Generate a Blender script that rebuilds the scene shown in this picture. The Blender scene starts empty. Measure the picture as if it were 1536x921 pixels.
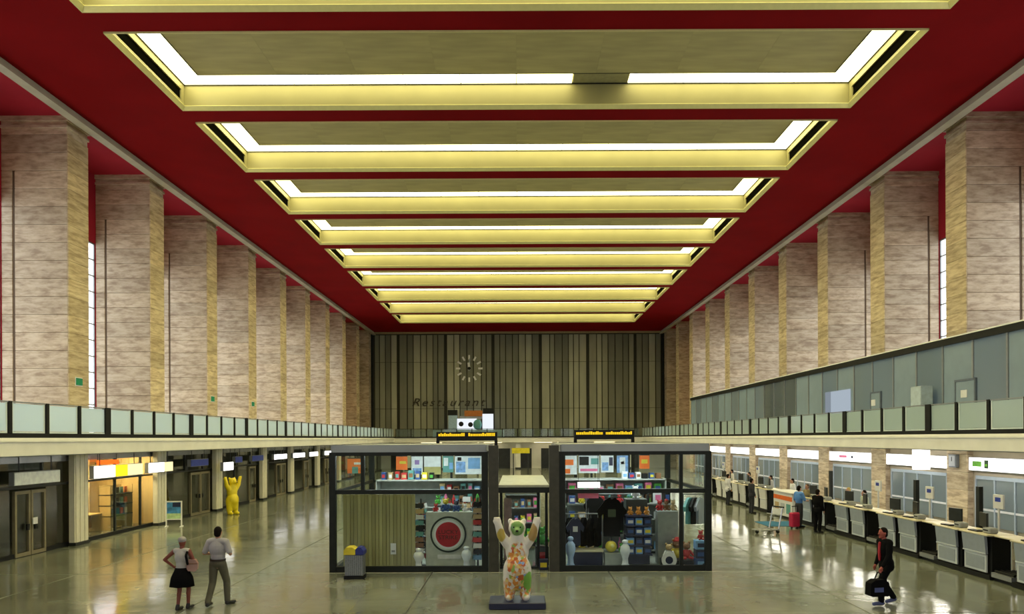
import bpy, math, random
from mathutils import Vector, Matrix
random.seed(7)
scene = bpy.context.scene
R = math.radians

# ------------------------------------------------------------------ camera
F_PX, VPX, VPY, EYE, ROLL = 1116.0, 777.0, 657.0, 3.8, 0.25
cam_d = bpy.data.cameras.new('camera')
cam = bpy.data.objects.new('camera', cam_d)
scene.collection.objects.link(cam)
cam.location = (0, 0, EYE)
cam.rotation_euler = (R(90), R(ROLL), 0)
cam_d.sensor_fit = 'HORIZONTAL'
cam_d.sensor_width = 36.0
cam_d.lens = 36.0 * F_PX / 1536.0
cam_d.shift_x = (768.0 - VPX) / 1536.0
cam_d.shift_y = (VPY - 460.5) / 1536.0
cam_d.clip_end = 400
scene.camera = cam

# ------------------------------------------------------------------ world, exposure
world = bpy.data.worlds.new('overcast_sky')
scene.world = world
world.use_nodes = True
bg = world.node_tree.nodes['Background']
bg.inputs[0].default_value = (0.75, 0.85, 1.0, 1)
bg.inputs[1].default_value = 0.6
scene.view_settings.view_transform = 'Standard'
scene.view_settings.look = 'None'
scene.view_settings.gamma = 1.0
scene.view_settings.use_curve_mapping = False
scene.view_settings.exposure = 0.3
try:
    scene.cycles.max_bounces = 10
    scene.cycles.diffuse_bounces = 4
    scene.cycles.glossy_bounces = 4
    scene.cycles.transmission_bounces = 6
    scene.cycles.transparent_max_bounces = 24
    scene.cycles.sample_clamp_indirect = 6.0
    scene.cycles.caustics_reflective = False
    scene.cycles.caustics_refractive = False
    scene.cycles.use_denoising = True
except Exception:
    pass

TUBE_POWER = 7.0        # fluorescent strips in the ceiling coffers
WINDOW_POWER = 2.0      # daylight behind the frosted side windows
ENTRANCE_POWER = 1.3    # daylight behind the entrance glazing, at the camera's back
LIGHTBOX_POWER = 2.6
LAMP_POWER = 18.0

# ------------------------------------------------------------------ pixel helpers
TR = math.tan(R(ROLL))
def hz(px): return VPY - (px - VPX) * TR
def PX(px, d): return (px - VPX) * d / F_PX
def PZ(py, d, px=VPX): return EYE - (py - hz(px)) * d / F_PX
def side_d(px, X): return abs(X * F_PX / (px - VPX))

# ------------------------------------------------------------------ materials
MATS = {}
def nodes_of(name):
    m = bpy.data.materials.new(name); m.use_nodes = True
    nt = m.node_tree
    for n in list(nt.nodes): nt.nodes.remove(n)
    out = nt.nodes.new('ShaderNodeOutputMaterial')
    return m, nt, out
def N(nt, t, **kw):
    n = nt.nodes.new('ShaderNode' + t)
    for k, v in kw.items():
        if k.startswith('_'): setattr(n, k[1:], v)
        else: n.inputs[k.replace('__', ' ')].default_value = v
    return n
def rgba(c): return (c[0], c[1], c[2], 1.0)
def plain(name, col, rough=0.5, metal=0.0, var=0.12, scale=6.0, bump=0.0, spec=0.5, stretch=(1, 1, 1)):
    if name in MATS: return MATS[name]
    m, nt, out = nodes_of(name)
    b = N(nt, 'BsdfPrincipled'); nt.links.new(b.outputs[0], out.inputs[0])
    b.inputs['Roughness'].default_value = rough
    b.inputs['Metallic'].default_value = metal
    b.inputs['Specular IOR Level'].default_value = spec
    tc = N(nt, 'TexCoord'); mp = N(nt, 'Mapping'); mp.inputs['Scale'].default_value = stretch
    nz = N(nt, 'TexNoise', Scale=scale, Detail=4.0)
    nt.links.new(tc.outputs['Object'], mp.inputs[0]); nt.links.new(mp.outputs[0], nz.inputs['Vector'])
    rp = N(nt, 'ValToRGB')
    rp.color_ramp.elements[0].position = 0.3; rp.color_ramp.elements[1].position = 0.7
    rp.color_ramp.elements[0].color = rgba([c * (1 - var) for c in col])
    rp.color_ramp.elements[1].color = rgba([min(1, c * (1 + var)) for c in col])
    nt.links.new(nz.outputs[0], rp.inputs[0]); nt.links.new(rp.outputs[0], b.inputs['Base Color'])
    if bump:
        bp = N(nt, 'Bump', Strength=bump, Distance=0.02)
        nt.links.new(nz.outputs[0], bp.inputs['Height']); nt.links.new(bp.outputs[0], b.inputs['Normal'])
    MATS[name] = m
    return m
def emit(name, col, power):
    if name in MATS: return MATS[name]
    m, nt, out = nodes_of(name)
    e = N(nt, 'Emission', Color=rgba(col), Strength=power)
    nt.links.new(e.outputs[0], out.inputs[0])
    MATS[name] = m
    return m
def glass(name, tint, refl=0.12, film=0.0, film_col=(0.7, 0.8, 0.8), rough=0.02):
    """thin architectural pane: clear tinted transmission, fresnel mirror, optional milky film"""
    if name in MATS: return MATS[name]
    m, nt, out = nodes_of(name)
    t = N(nt, 'BsdfTransparent', Color=rgba(tint))
    g = N(nt, 'BsdfGlossy', Color=(1, 1, 1, 1), Roughness=rough)
    lw = N(nt, 'LayerWeight', Blend=0.5); pw5 = N(nt, 'Math', _operation='POWER'); pw5.inputs[1].default_value = 4.0
    nt.links.new(lw.outputs['Facing'], pw5.inputs[0])
    fr = N(nt, 'Math', _operation='MULTIPLY_ADD'); fr.inputs[1].default_value = 0.55; fr.inputs[2].default_value = 0.04
    nt.links.new(pw5.outputs[0], fr.inputs[0])
    mx = N(nt, 'MixShader')
    last = t.outputs[0]
    if film > 0:
        d = N(nt, 'BsdfDiffuse', Color=rgba(film_col)); tl = N(nt, 'BsdfTranslucent', Color=rgba(film_col))
        dm = N(nt, 'MixShader', Fac=0.5); nt.links.new(d.outputs[0], dm.inputs[1]); nt.links.new(tl.outputs[0], dm.inputs[2])
        fm = N(nt, 'MixShader', Fac=film); nt.links.new(t.outputs[0], fm.inputs[1]); nt.links.new(dm.outputs[0], fm.inputs[2])
        last = fm.outputs[0]
    mm = N(nt, 'Math', _operation='MULTIPLY'); mm.inputs[1].default_value = refl / 0.12
    nt.links.new(fr.outputs[0], mm.inputs[0]); mm.use_clamp = True
    nt.links.new(mm.outputs[0], mx.inputs[0]); nt.links.new(last, mx.inputs[1]); nt.links.new(g.outputs[0], mx.inputs[2])
    nt.links.new(mx.outputs[0], out.inputs[0])
    MATS[name] = m
    return m
def travertine(name='travertine', tint=(1, 1, 1), rot=(0, 0, 0), scl=(0.5, 0.5, 1.7)):
    m, nt, out = nodes_of(name)
    b = N(nt, 'BsdfPrincipled', Roughness=0.55); nt.links.new(b.outputs[0], out.inputs[0])
    tc = N(nt, 'TexCoord'); geo = N(nt, 'NewGeometry'); oi = N(nt, 'ObjectInfo')
    mp = N(nt, 'Mapping'); mp.inputs['Scale'].default_value = scl; mp.inputs['Rotation'].default_value = rot
    nt.links.new(geo.outputs['Position'], mp.inputs[0])
    n1 = N(nt, 'TexNoise', Scale=3.0, Detail=8.0, Roughness=0.62, Distortion=0.15)
    nt.links.new(mp.outputs[0], n1.inputs['Vector'])
    rp = N(nt, 'ValToRGB'); cr = rp.color_ramp
    cr.elements[0].position = 0.36; tn = lambda c: (c[0] * tint[0], c[1] * tint[1], c[2] * tint[2], 1)
    cr.elements[0].color = tn((0.36, 0.26, 0.185))
    cr.elements[1].position = 0.62; cr.elements[1].color = tn((0.64, 0.53, 0.42))
    e = cr.elements.new(0.5); e.color = tn((0.53, 0.415, 0.31))
    nt.links.new(n1.outputs[0], rp.inputs[0])
    hs = N(nt, 'HueSaturation')
    mr = N(nt, 'MapRange'); mr.inputs[3].default_value = 0.84; mr.inputs[4].default_value = 1.12
    nt.links.new(oi.outputs['Random'], mr.inputs[0]); nt.links.new(mr.outputs[0], hs.inputs['Value'])
    nt.links.new(rp.outputs[0], hs.inputs['Color']); nt.links.new(hs.outputs[0], b.inputs['Base Color'])
    bp = N(nt, 'Bump', Strength=0.25, Distance=0.02)
    nt.links.new(n1.outputs[0], bp.inputs['Height']); nt.links.new(bp.outputs[0], b.inputs['Normal'])
    MATS[name] = m
    return m
def floor_stone():
    m, nt, out = nodes_of('polished_floor_stone')
    b = N(nt, 'BsdfPrincipled'); nt.links.new(b.outputs[0], out.inputs[0])
    geo = N(nt, 'NewGeometry'); oi = N(nt, 'ObjectInfo')
    n1 = N(nt, 'TexNoise', Scale=0.45, Detail=6.0, Roughness=0.6)
    n2 = N(nt, 'TexNoise', Scale=14.0, Detail=4.0)
    br = N(nt, 'TexBrick', Scale=1.0)
    br.inputs['Color1'].default_value = (0.9, 0.9, 0.9, 1); br.inputs['Color2'].default_value = (1, 1, 1, 1)
    br.inputs['Mortar'].default_value = (0.72, 0.72, 0.7, 1); br.inputs['Mortar Size'].default_value = 0.006
    br.inputs['Brick Width'].default_value = 1.25; br.inputs['Row Height'].default_value = 1.25; br.offset = 0.0
    for n in (n1, n2, br): nt.links.new(geo.outputs['Position'], n.inputs['Vector'])
    rp = N(nt, 'ValToRGB'); cr = rp.color_ramp
    cr.elements[0].position = 0.3; cr.elements[0].color = (0.15, 0.165, 0.13, 1)
    cr.elements[1].position = 0.7; cr.elements[1].color = (0.245, 0.26, 0.21, 1)
    nt.links.new(n1.outputs[0], rp.inputs[0])
    mu = N(nt, 'MixRGB', _blend_type='MULTIPLY'); mu.inputs[0].default_value = 1.0
    nt.links.new(rp.outputs[0], mu.inputs[1]); nt.links.new(br.outputs[0], mu.inputs[2])
    nt.links.new(mu.outputs[0], b.inputs['Base Color'])
    rr = N(nt, 'MapRange'); rr.inputs[1].default_value = 0.3; rr.inputs[2].default_value = 0.7
    rr.inputs[3].default_value = 0.10; rr.inputs[4].default_value = 0.17
    nt.links.new(n1.outputs[0], rr.inputs[0]); nt.links.new(rr.outputs[0], b.inputs['Roughness'])
    b.inputs['Specular IOR Level'].default_value = 0.85
    n3 = N(nt, 'TexNoise', Scale=1.1, Detail=2.0)
    nt.links.new(geo.outputs['Position'], n3.inputs['Vector'])
    bp = N(nt, 'Bump', Strength=0.2, Distance=0.05)
    nt.links.new(n3.outputs[0], bp.inputs['Height']); nt.links.new(bp.outputs[0], b.inputs['Normal'])
    MATS['floor'] = m
    return m

TRAV = travertine('travertine', (0.97, 0.98, 0.90)); TRAVY = travertine('yellow_lit_travertine', (1.14, 1.15, 0.92), (R(40), 0, 0), (0.4, 0.4, 2.4)); FLOOR = floor_stone()  # facing slabs: diagonal veins are the stone's, yellow tint partly painted coffer light
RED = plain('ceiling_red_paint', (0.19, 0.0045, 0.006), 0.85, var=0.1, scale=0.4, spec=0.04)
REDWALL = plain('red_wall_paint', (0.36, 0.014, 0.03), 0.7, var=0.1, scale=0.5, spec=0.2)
YEL = plain('coffer_yellow_enamel', (0.235, 0.215, 0.095), 0.5, var=0.06, scale=0.8)
PANEL = plain('coffer_panel_olive', (0.36, 0.32, 0.14), 0.6, var=0.16, scale=1.2, stretch=(0.4, 2, 1))
BLACK = plain('black_metal', (0.008, 0.009, 0.009), 0.5, var=0.2, scale=3, spec=0.25)
DARK = plain('dark_steel', (0.03, 0.034, 0.032), 0.35, metal=0.3, var=0.2, scale=4)
GREY = plain('grey_metal', (0.32, 0.34, 0.36), 0.35, metal=0.4, var=0.1, scale=3)
LGREY = plain('pale_grey_laminate', (0.52, 0.55, 0.6), 0.5, var=0.08, scale=4)
CREAM = plain('cream_plaster', (0.92, 0.91, 0.85), 0.6, var=0.06, scale=1.0)
CREAMTOP = plain('cream_laminate', (0.72, 0.66, 0.48), 0.35, var=0.06, scale=3)
STRIP = plain('cornice_metal', (0.44, 0.41, 0.31), 0.5, metal=0.1, var=0.1, scale=1.5)
BEIGE = plain('beige_wall', (0.46, 0.40, 0.29), 0.7, var=0.12, scale=0.8)
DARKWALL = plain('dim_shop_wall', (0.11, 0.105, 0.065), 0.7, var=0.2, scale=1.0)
WARM = plain('warm_wood_lining', (0.55, 0.38, 0.16), 0.5, var=0.2, scale=2.0, stretch=(1, 1, 0.2))
JOINT = plain('dark_joint', (0.05, 0.05, 0.04), 0.8, var=0.1)
PJOINT = plain('stone_joint', (0.12, 0.08, 0.05), 0.9, var=0.1)
WHITE = plain('white_paint', (0.78, 0.79, 0.8), 0.5, var=0.04)
SLATS = [plain('grey_green_slat_%s' % n, c, 0.5, var=0.14, scale=0.8, stretch=(1, 1, 0.3)) for n, c in
         (('light', (0.37, 0.375, 0.285)), ('mid', (0.29, 0.295, 0.22)), ('dim', (0.18, 0.185, 0.14)))]
GL_BAL_L = glass('balustrade_glass_pale_blue', (0.85, 0.95, 0.95), 0.12, film=0.9, film_col=(0.84, 0.96, 1.0), rough=0.1)
GL_BAL_R = glass('balustrade_glass_grey_green', (0.8, 0.9, 0.86), 0.12, film=0.8, film_col=(0.74, 0.87, 0.90), rough=0.1)
GL_BAL_B = glass('balustrade_glass_clear', (0.75, 0.82, 0.78), 0.1, film=0.2, film_col=(0.4, 0.45, 0.4))
GL_EDGE = plain('polished_glass_edge', (0.78, 0.88, 0.88), 0.2, var=0.05)
GL_KIOSK = glass('kiosk_glass', (0.95, 0.98, 0.965), 0.03)
GL_SHOP = glass('shop_glass_smoked', (0.80, 0.82, 0.76), 0.16)
GL_PART = glass('partition_glass', (0.6, 0.68, 0.7), 0.2, film=0.96, film_col=(0.34, 0.42, 0.47), rough=0.05)
GL_PARTD = glass('partition_glass_dark', (0.5, 0.55, 0.53), 0.2, film=0.7, film_col=(0.20, 0.24, 0.25), rough=0.05)
PART_GREY = plain('partition_grey_panel', (0.24, 0.32, 0.40), 0.45, var=0.08, scale=1.0)
TUBE = emit('fluorescent_tube', (1.0, 0.90, 0.42), TUBE_POWER)
TUBE_OFF = plain('dead_tube_box', (0.30, 0.28, 0.13), 0.5)
DAYPANE = emit('frosted_daylight_pane', (0.93, 0.97, 1.0), WINDOW_POWER)
ENTPANE = emit('entrance_daylight_pane', (0.9, 0.95, 1.0), ENTRANCE_POWER)
LBOX = emit('lightbox_white', (1.0, 0.98, 0.94), LIGHTBOX_POWER)
LBOX_Y = emit('lightbox_yellow', (1.0, 0.72, 0.02), 1.3)
LBOX_C = emit('lightbox_cream', (1.0, 0.86, 0.42), 1.1)
LAMP = emit('lamp_diffuser', (1.0, 0.95, 0.82), LAMP_POWER)
LAMPW = emit('warm_lamp_diffuser', (1.0, 0.80, 0.45), LAMP_POWER)

def C(name, col, rough=0.55, **kw): return plain(name, col, rough, **kw)
BLUE = C('blue_fabric', (0.03, 0.09, 0.30)); SKYBLUE = C('sky_blue', (0.20, 0.42, 0.75)); REDC = C('red_plush', (0.55, 0.03, 0.03))
YELC = C('yellow_plastic', (0.75, 0.62, 0.04), 0.35); ORANGE = C('orange_card', (0.85, 0.16, 0.02), 0.5); GREENC = C('green_plush', (0.08, 0.40, 0.05))
PINK = C('pink_card', (0.80, 0.18, 0.36)); BROWN = C('brown_plush', (0.25, 0.12, 0.05)); NAVY = C('navy_paint', (0.012, 0.016, 0.055), 0.4)
TAN = C('tan_plush', (0.55, 0.40, 0.2)); PURPLE = C('violet_card', (0.3, 0.2, 0.5)); CLOTHB = C('black_cloth', (0.006, 0.006, 0.007), 0.9, spec=0.08)
TEAL = C('teal_card', (0.12, 0.35, 0.33)); BLUESIGN = C('blue_sign_face', (0.03, 0.06, 0.42), 0.4)

# ------------------------------------------------------------------ mesh builder
COL = scene.collection
class MB:
    def __init__(s): s.v = []; s.f = []
    def box(s, x0, x1, y0, y1, z0, z1):
        b = len(s.v)
        s.v += [(x0, y0, z0), (x1, y0, z0), (x1, y1, z0), (x0, y1, z0), (x0, y0, z1), (x1, y0, z1), (x1, y1, z1), (x0, y1, z1)]
        s.f += [tuple(b + i for i in q) for q in ((3, 2, 1, 0), (4, 5, 6, 7), (0, 1, 5, 4), (1, 2, 6, 5), (2, 3, 7, 6), (3, 0, 4, 7))]
        return s
    def cham(s, x0, x1, y0, y1, z0, z1, c):
        """box with chamfered edges: three crossing slabs' hull (24 verts)"""
        b = len(s.v); idx = {}
        for i, x in ((0, x0), (1, x1)):
            for j, y in ((0, y0), (1, y1)):
                for k, z in ((0, z0), (1, z1)):
                    sx, sy, sz = (1, -1)[i], (1, -1)[j], (1, -1)[k]
                    idx[i, j, k, 0] = len(s.v); s.v.append((x, y + sy * c, z + sz * c))
                    idx[i, j, k, 1] = len(s.v); s.v.append((x + sx * c, y, z + sz * c))
                    idx[i, j, k, 2] = len(s.v); s.v.append((x + sx * c, y + sy * c, z))
        g = lambda *a: idx[a]
        for i in (0, 1):
            q = [g(i, 0, 0, 0), g(i, 1, 0, 0), g(i, 1, 1, 0), g(i, 0, 1, 0)]; s.f.append(tuple(q if i else q[::-1]))
            q = [g(0, i, 0, 1), g(1, i, 0, 1), g(1, i, 1, 1), g(0, i, 1, 1)]; s.f.append(tuple(q[::-1] if i else q))
            q = [g(0, 0, i, 2), g(1, 0, i, 2), g(1, 1, i, 2), g(0, 1, i, 2)]; s.f.append(tuple(q if i else q[::-1]))
        for i in (0, 1):
            for j in (0, 1):
                s.f.append((g(i, j, 0, 0), g(i, j, 1, 0), g(i, j, 1, 1), g(i, j, 0, 1)))
                s.f.append((g(i, 0, j, 0), g(i, 1, j, 0), g(i, 1, j, 2), g(i, 0, j, 2)))
                s.f.append((g(0, i, j, 1), g(1, i, j, 1), g(1, i, j, 2), g(0, i, j, 2)))
                for k in (0, 1): s.f.append((g(i, j, k, 0), g(i, j, k, 1), g(i, j, k, 2)))
        return s
    def rings(s, rings, closed=True):
        """rings: list of equally long vertex loops, capped"""
        b = len(s.v); n = len(rings[0])
        for r in rings: s.v += [tuple(p) for p in r]
        for k in range(len(rings) - 1):
            for i in range(n):
                j = (i + 1) % n
                s.f.append((b + k * n + i, b + k * n + j, b + (k + 1) * n + j, b + (k + 1) * n + i))
        if closed:
            s.f.append(tuple(b + i for i in range(n))[::-1])
            s.f.append(tuple(b + (len(rings) - 1) * n + i for i in range(n)))
        return s
    def tube(s, p0, p1, r0, r1=None, n=10):
        p0, p1 = Vector(p0), Vector(p1); r1 = r0 if r1 is None else r1
        d = (p1 - p0).normalized(); u = d.orthogonal().normalized(); w = d.cross(u)
        mk = lambda p, r: [p + (u * math.cos(2 * math.pi * i / n) + w * math.sin(2 * math.pi * i / n)) * r for i in range(n)]
        return s.rings([mk(p0, r0), mk(p1, r1)])
    def capsule(s, p0, r0, p1, r1, n=12):
        p0, p1 = Vector(p0), Vector(p1); d = (p1 - p0)
        d = d.normalized() if d.length > 1e-6 else Vector((0, 0, 1))
        u = d.orthogonal().normalized(); w = d.cross(u); rs = []
        mk = lambda p, r: [p + (u * math.cos(2 * math.pi * i / n) + w * math.sin(2 * math.pi * i / n)) * r for i in range(n)]
        for a in (80, 50, 22): rs.append(mk(p0 - d * r0 * math.sin(R(a)), r0 * math.cos(R(a))))
        rs.append(mk(p0, r0)); rs.append(mk(p1, r1))
        for a in (22, 50, 80): rs.append(mk(p1 + d * r1 * math.sin(R(a)), r1 * math.cos(R(a))))
        return s.rings(rs)
    def chain(s, pts):
        for (a, ra), (b, rb) in zip(pts[:-1], pts[1:]): s.capsule(a, ra, b, rb)
        return s
    def ell(s, c, rx, ry, rz, n=14, m=8):
        rs = []
        for k in range(1, m):
            t = math.pi * k / m
            rs.append([(c[0] + rx * math.sin(t) * math.cos(2 * math.pi * i / n), c[1] + ry * math.sin(t) * math.sin(2 * math.pi * i / n), c[2] - rz * math.cos(t)) for i in range(n)])
        return s.rings(rs)
    def lathe(s, prof, c=(0, 0, 0), n=20):
        return s.rings([[(c[0] + r * math.cos(2 * math.pi * i / n), c[1] + r * math.sin(2 * math.pi * i / n), c[2] + z) for i in range(n)] for r, z in prof])
    def prism(s, pts, y0, y1):
        """outline in x,z extruded along y"""
        return s.rings([[(x, y0, z) for x, z in pts], [(x, y1, z) for x, z in pts]])
    def disc(s, c, r, y0, y1, n=28):
        return s.prism([(c[0] + r * math.cos(2 * math.pi * i / n), c[1] + r * math.sin(2 * math.pi * i / n)) for i in range(n)], y0, y1)
    def mesh(s, name, mat, smooth=False):
        me = bpy.data.meshes.new(name)
        me.from_pydata(s.v, [], s.f); me.materials.append(mat)
        if smooth:
            for p in me.polygons: p.use_smooth = True
        me.update()
        return me
    def build(s, name, mat, parent=None, smooth=False, loc=None):
        o = bpy.data.objects.new(name, s.mesh(name, mat, smooth)); COL.objects.link(o)
        if parent is not None: o.parent = parent
        if loc is not None: o.location = loc
        return o
def link(name, me, parent=None, loc=(0, 0, 0), rot=None, scale=None):
    o = bpy.data.objects.new(name, me); COL.objects.link(o)
    if parent is not None: o.parent = parent
    o.location = loc
    if rot: o.rotation_euler = rot
    if scale: o.scale = scale
    return o
def tag(o, label, cat, group=None):
    o['label'] = label; o['category'] = cat
    if group: o['group'] = group
    return o
def thing(name, label, cat, loc=(0, 0, 0), rz=0.0, group=None):
    o = bpy.data.objects.new(name, None); COL.objects.link(o)
    o.empty_display_size = 0.2
    o.location = loc; o.rotation_euler = (0, 0, rz)
    return tag(o, label, cat, group)
def struct(o, label=None, cat=None):
    o['kind'] = 'structure'
    if label: o['label'] = label
    if cat: o['category'] = cat
    return o
REMESH = []
def soft(name, mb, mat, parent=None, voxel=0.02, smooth=4, loc=None):
    """overlapping closed lumps fused into one continuous skin (resolved in one pass at the end)"""
    o = mb.build(name, mat, parent, True, loc)
    m = o.modifiers.new('fuse', 'REMESH'); m.mode = 'VOXEL'; m.voxel_size = voxel; m.use_smooth_shade = True
    sm = o.modifiers.new('relax', 'SMOOTH'); sm.iterations = smooth; sm.factor = 0.5
    REMESH.append(o)
    return o
def text(name, body, size, mat, parent, loc, rot=(R(90), 0, 0), spacing=1.0, shear=0.0, extrude=0.01, sx=1.0, align='CENTER'):
    cu = bpy.data.curves.new(name, 'FONT'); cu.body = body; cu.size = size; cu.align_x = align; cu.align_y = 'CENTER'
    cu.space_character = spacing; cu.shear = shear; cu.extrude = extrude; cu.resolution_u = 3
    cu.materials.append(mat)
    t = bpy.data.objects.new(name + '_curve', cu); COL.objects.link(t)
    bpy.context.view_layer.update()
    me = bpy.data.meshes.new_from_object(t.evaluated_get(bpy.context.evaluated_depsgraph_get()))
    bpy.data.objects.remove(t)
    me.name = name
    o = bpy.data.objects.new(name, me); COL.objects.link(o)
    if parent is not None: o.parent = parent
    o.location = loc; o.rotation_euler = rot; o.scale = (sx, 1, 1)
    return o
ORD = ['first', 'second', 'third', 'fourth', 'fifth', 'sixth', 'seventh', 'eighth', 'ninth', 'tenth', 'eleventh', 'twelfth', 'thirteenth',
       'fourteenth', 'fifteenth', 'sixteenth', 'seventeenth', 'eighteenth', 'nineteenth', 'twentieth']

# ------------------------------------------------------------------ hall dimensions
S = 7.0
XP, XO, XB, XC = 18.92, 21.7, 15.1, 18.2
PIL0, PTH = 31.3, 1.5
CEIL, SOFF, TOP = 17.24, 17.42, 19.0
YB = 94.6; YF = -9.0
GAL = 3.87

# ------------------------------------------------------------------ floor
fl = struct(MB().box(-22.2, 22.2, YF, YB + 0.4, -0.3, -0.015).build('floor', JOINT))
slab = MB().cham(0, 4.97, 0, 4.97, -0.05, 0.0, 0.006).mesh('floor_slab', FLOOR)
for i in range(9):
    for j in range(21):
        x0 = -2.45 + 5 * (i - 4) ; y0 = 21.05 + 5 * (j - 6)
        x1 = min(x0 + 4.97, 22.1); xa = max(x0, -22.1)
        if x1 - xa < 0.3 or y0 > YB: continue
        o = link('floor_slab', slab, fl, (xa + 0.015, y0 + 0.015, 0), scale=((x1 - xa) / 4.97, 1 if y0 + 5 < YB + 0.4 else (YB + 0.3 - y0) / 5, 1))

# ------------------------------------------------------------------ ceiling with coffers
C_X = 13.6; C_FAR0 = 3.33 * S; C_LEN = 0.83 * S
coffs = [C_FAR0 + S * k for k in range(-1, 10)]
m = MB()
m.box(-XC, -C_X, YF, YB, CEIL, CEIL + 0.3); m.box(C_X, XC, YF, YB, CEIL, CEIL + 0.3)
edges = [YF]
for f in coffs: edges += [f - C_LEN, f]
edges.append(YB)
for a, b in zip(edges[0::2], edges[1::2]): m.box(-C_X, C_X, a, b, CEIL, CEIL + 0.3)
m.box(-22.2, 22.2, YF, YB + 0.4, TOP, TOP + 0.2)
for s in (-1, 1):
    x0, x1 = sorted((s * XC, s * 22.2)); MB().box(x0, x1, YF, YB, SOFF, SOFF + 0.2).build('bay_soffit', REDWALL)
    x0, x1 = sorted((s * (XC - 0.02), s * (XC + 0.1))); m.box(x0, x1, YF, YB, CEIL + 0.3, TOP)
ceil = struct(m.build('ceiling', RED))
for o in [o for o in bpy.data.objects if o.name.startswith('bay_soffit')]: o.parent = ceil
for n, s in ((1, -1), (2, 1)):
    x0, x1 = sorted((s * (XC - 0.12), s * (XC + 0.2)))
    m = MB().box(x0, x1, YF, YB - 0.1, CEIL - 0.30, SOFF)
    x0, x1 = sorted((s * (XC - 0.20), s * (XC - 0.12))); m.box(x0, x1, YF, YB - 0.1, CEIL - 0.30, CEIL - 0.18)
    struct(m.build('trim_%d' % n, STRIP))

rim_m = MB()
L = C_LEN; RW = 0.1
for a in ((-C_X, C_X, 0, RW), (-C_X, C_X, L - RW, L), (-C_X, -C_X + RW, RW, L - RW), (C_X - RW, C_X, RW, L - RW)):
    rim_m.box(a[0], a[1], a[2], a[3], 0.02, 0.09)
q_ = 0.16
lip = [(0.0, 0.02), (0.0, -0.06), (0.03, -0.06), (q_, 0.07), (q_, 0.09)]
for sgn in (-1, 1):
    rim_m.rings([[(sgn * (C_X - a), y, z) for a, z in lip] for y in (0.0, L)])
    yy = lambda a: a if sgn < 0 else L - a
    rim_m.rings([[(x, yy(a), z) for a, z in lip] for x in (-C_X, C_X)])
rim_me = rim_m.mesh('rim', plain('coffer_rim_lit_yellow', (0.66, 0.62, 0.26), 0.5, var=0.04))  # paler than the face enamel: tube light on the lip painted into its colour
FH = 0.92
face_me = MB().box(-C_X + RW, C_X - RW, -0.03, 0.03, 0.07, FH).mesh('face_board', YEL)
sd = MB()
y0, y1 = RW + 0.06, L - RW - 0.06
sd.box(-0.03, 0.03, y0, y1, 0.07, 0.20); sd.box(-0.03, 0.03, y0, y1, 0.64, FH)
sd.box(-0.03, 0.03, y0, y0 + 0.25, 0.20, 0.64); sd.box(-0.03, 0.03, y1 - 0.25, y1, 0.20, 0.64)
side_me = sd.mesh('side_board', YEL)
slot_me = MB().box(-0.02, 0.02, y0, y1, 0.18, 0.66).mesh('air_slot', plain('slot_black', (0.003, 0.003, 0.002), 0.9, spec=0.0))
seg = (2 * C_X - 0.2) / 12.0
LW = 0.92
tube_x = MB().box(0.02, seg - 0.02, 0, LW, 0, 0.06).mesh('light_tube', TUBE)
tube_xoff = MB().box(0.02, seg - 0.02, 0, LW, 0, 0.06).mesh('light_tube', TUBE_OFF)
segy = (L - 0.2 - 2 * LW) / 3
tube_y = MB().box(0, LW, 0.015, segy - 0.015, 0, 0.06).mesh('light_tube', TUBE)
pw = (2 * C_X - 2 * LW - 0.3) / 8
pan_me = MB().cham(0.001, pw - 0.001, 0, L - 2 * LW - 0.34, -0.03, 0.03, 0.004).mesh('ceiling_panel', PANEL)
tr_ = MB(); e_ = LW + 0.12
for a in ((-C_X + e_, C_X - e_, e_, e_ + 0.06), (-C_X + e_, C_X - e_, L - e_ - 0.06, L - e_), (-C_X + e_, -C_X + e_ + 0.06, e_, L - e_), (C_X - e_ - 0.06, C_X - e_, e_, L - e_)):
    tr_.box(a[0], a[1], a[2], a[3], FH - 0.045, FH + 0.015)
for a in ((-C_X + 0.12, C_X - 0.12, 0.13, 0.17), (-C_X + 0.12, C_X - 0.12, L - 0.17, L - 0.13), (-C_X + 0.13, -C_X + 0.17, 0.17, L - 0.17), (C_X - 0.17, C_X - 0.13, 0.17, L - 0.17)):
    tr_.box(a[0], a[1], a[2], a[3], FH - 0.02, FH + 0.015)
trim_me = tr_.mesh('black_trim', BLACK)
top_me = MB().box(-C_X - 0.05, C_X + 0.05, -0.1, L + 0.1, FH + 0.12, FH + 0.2).mesh('housing', YEL)
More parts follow.
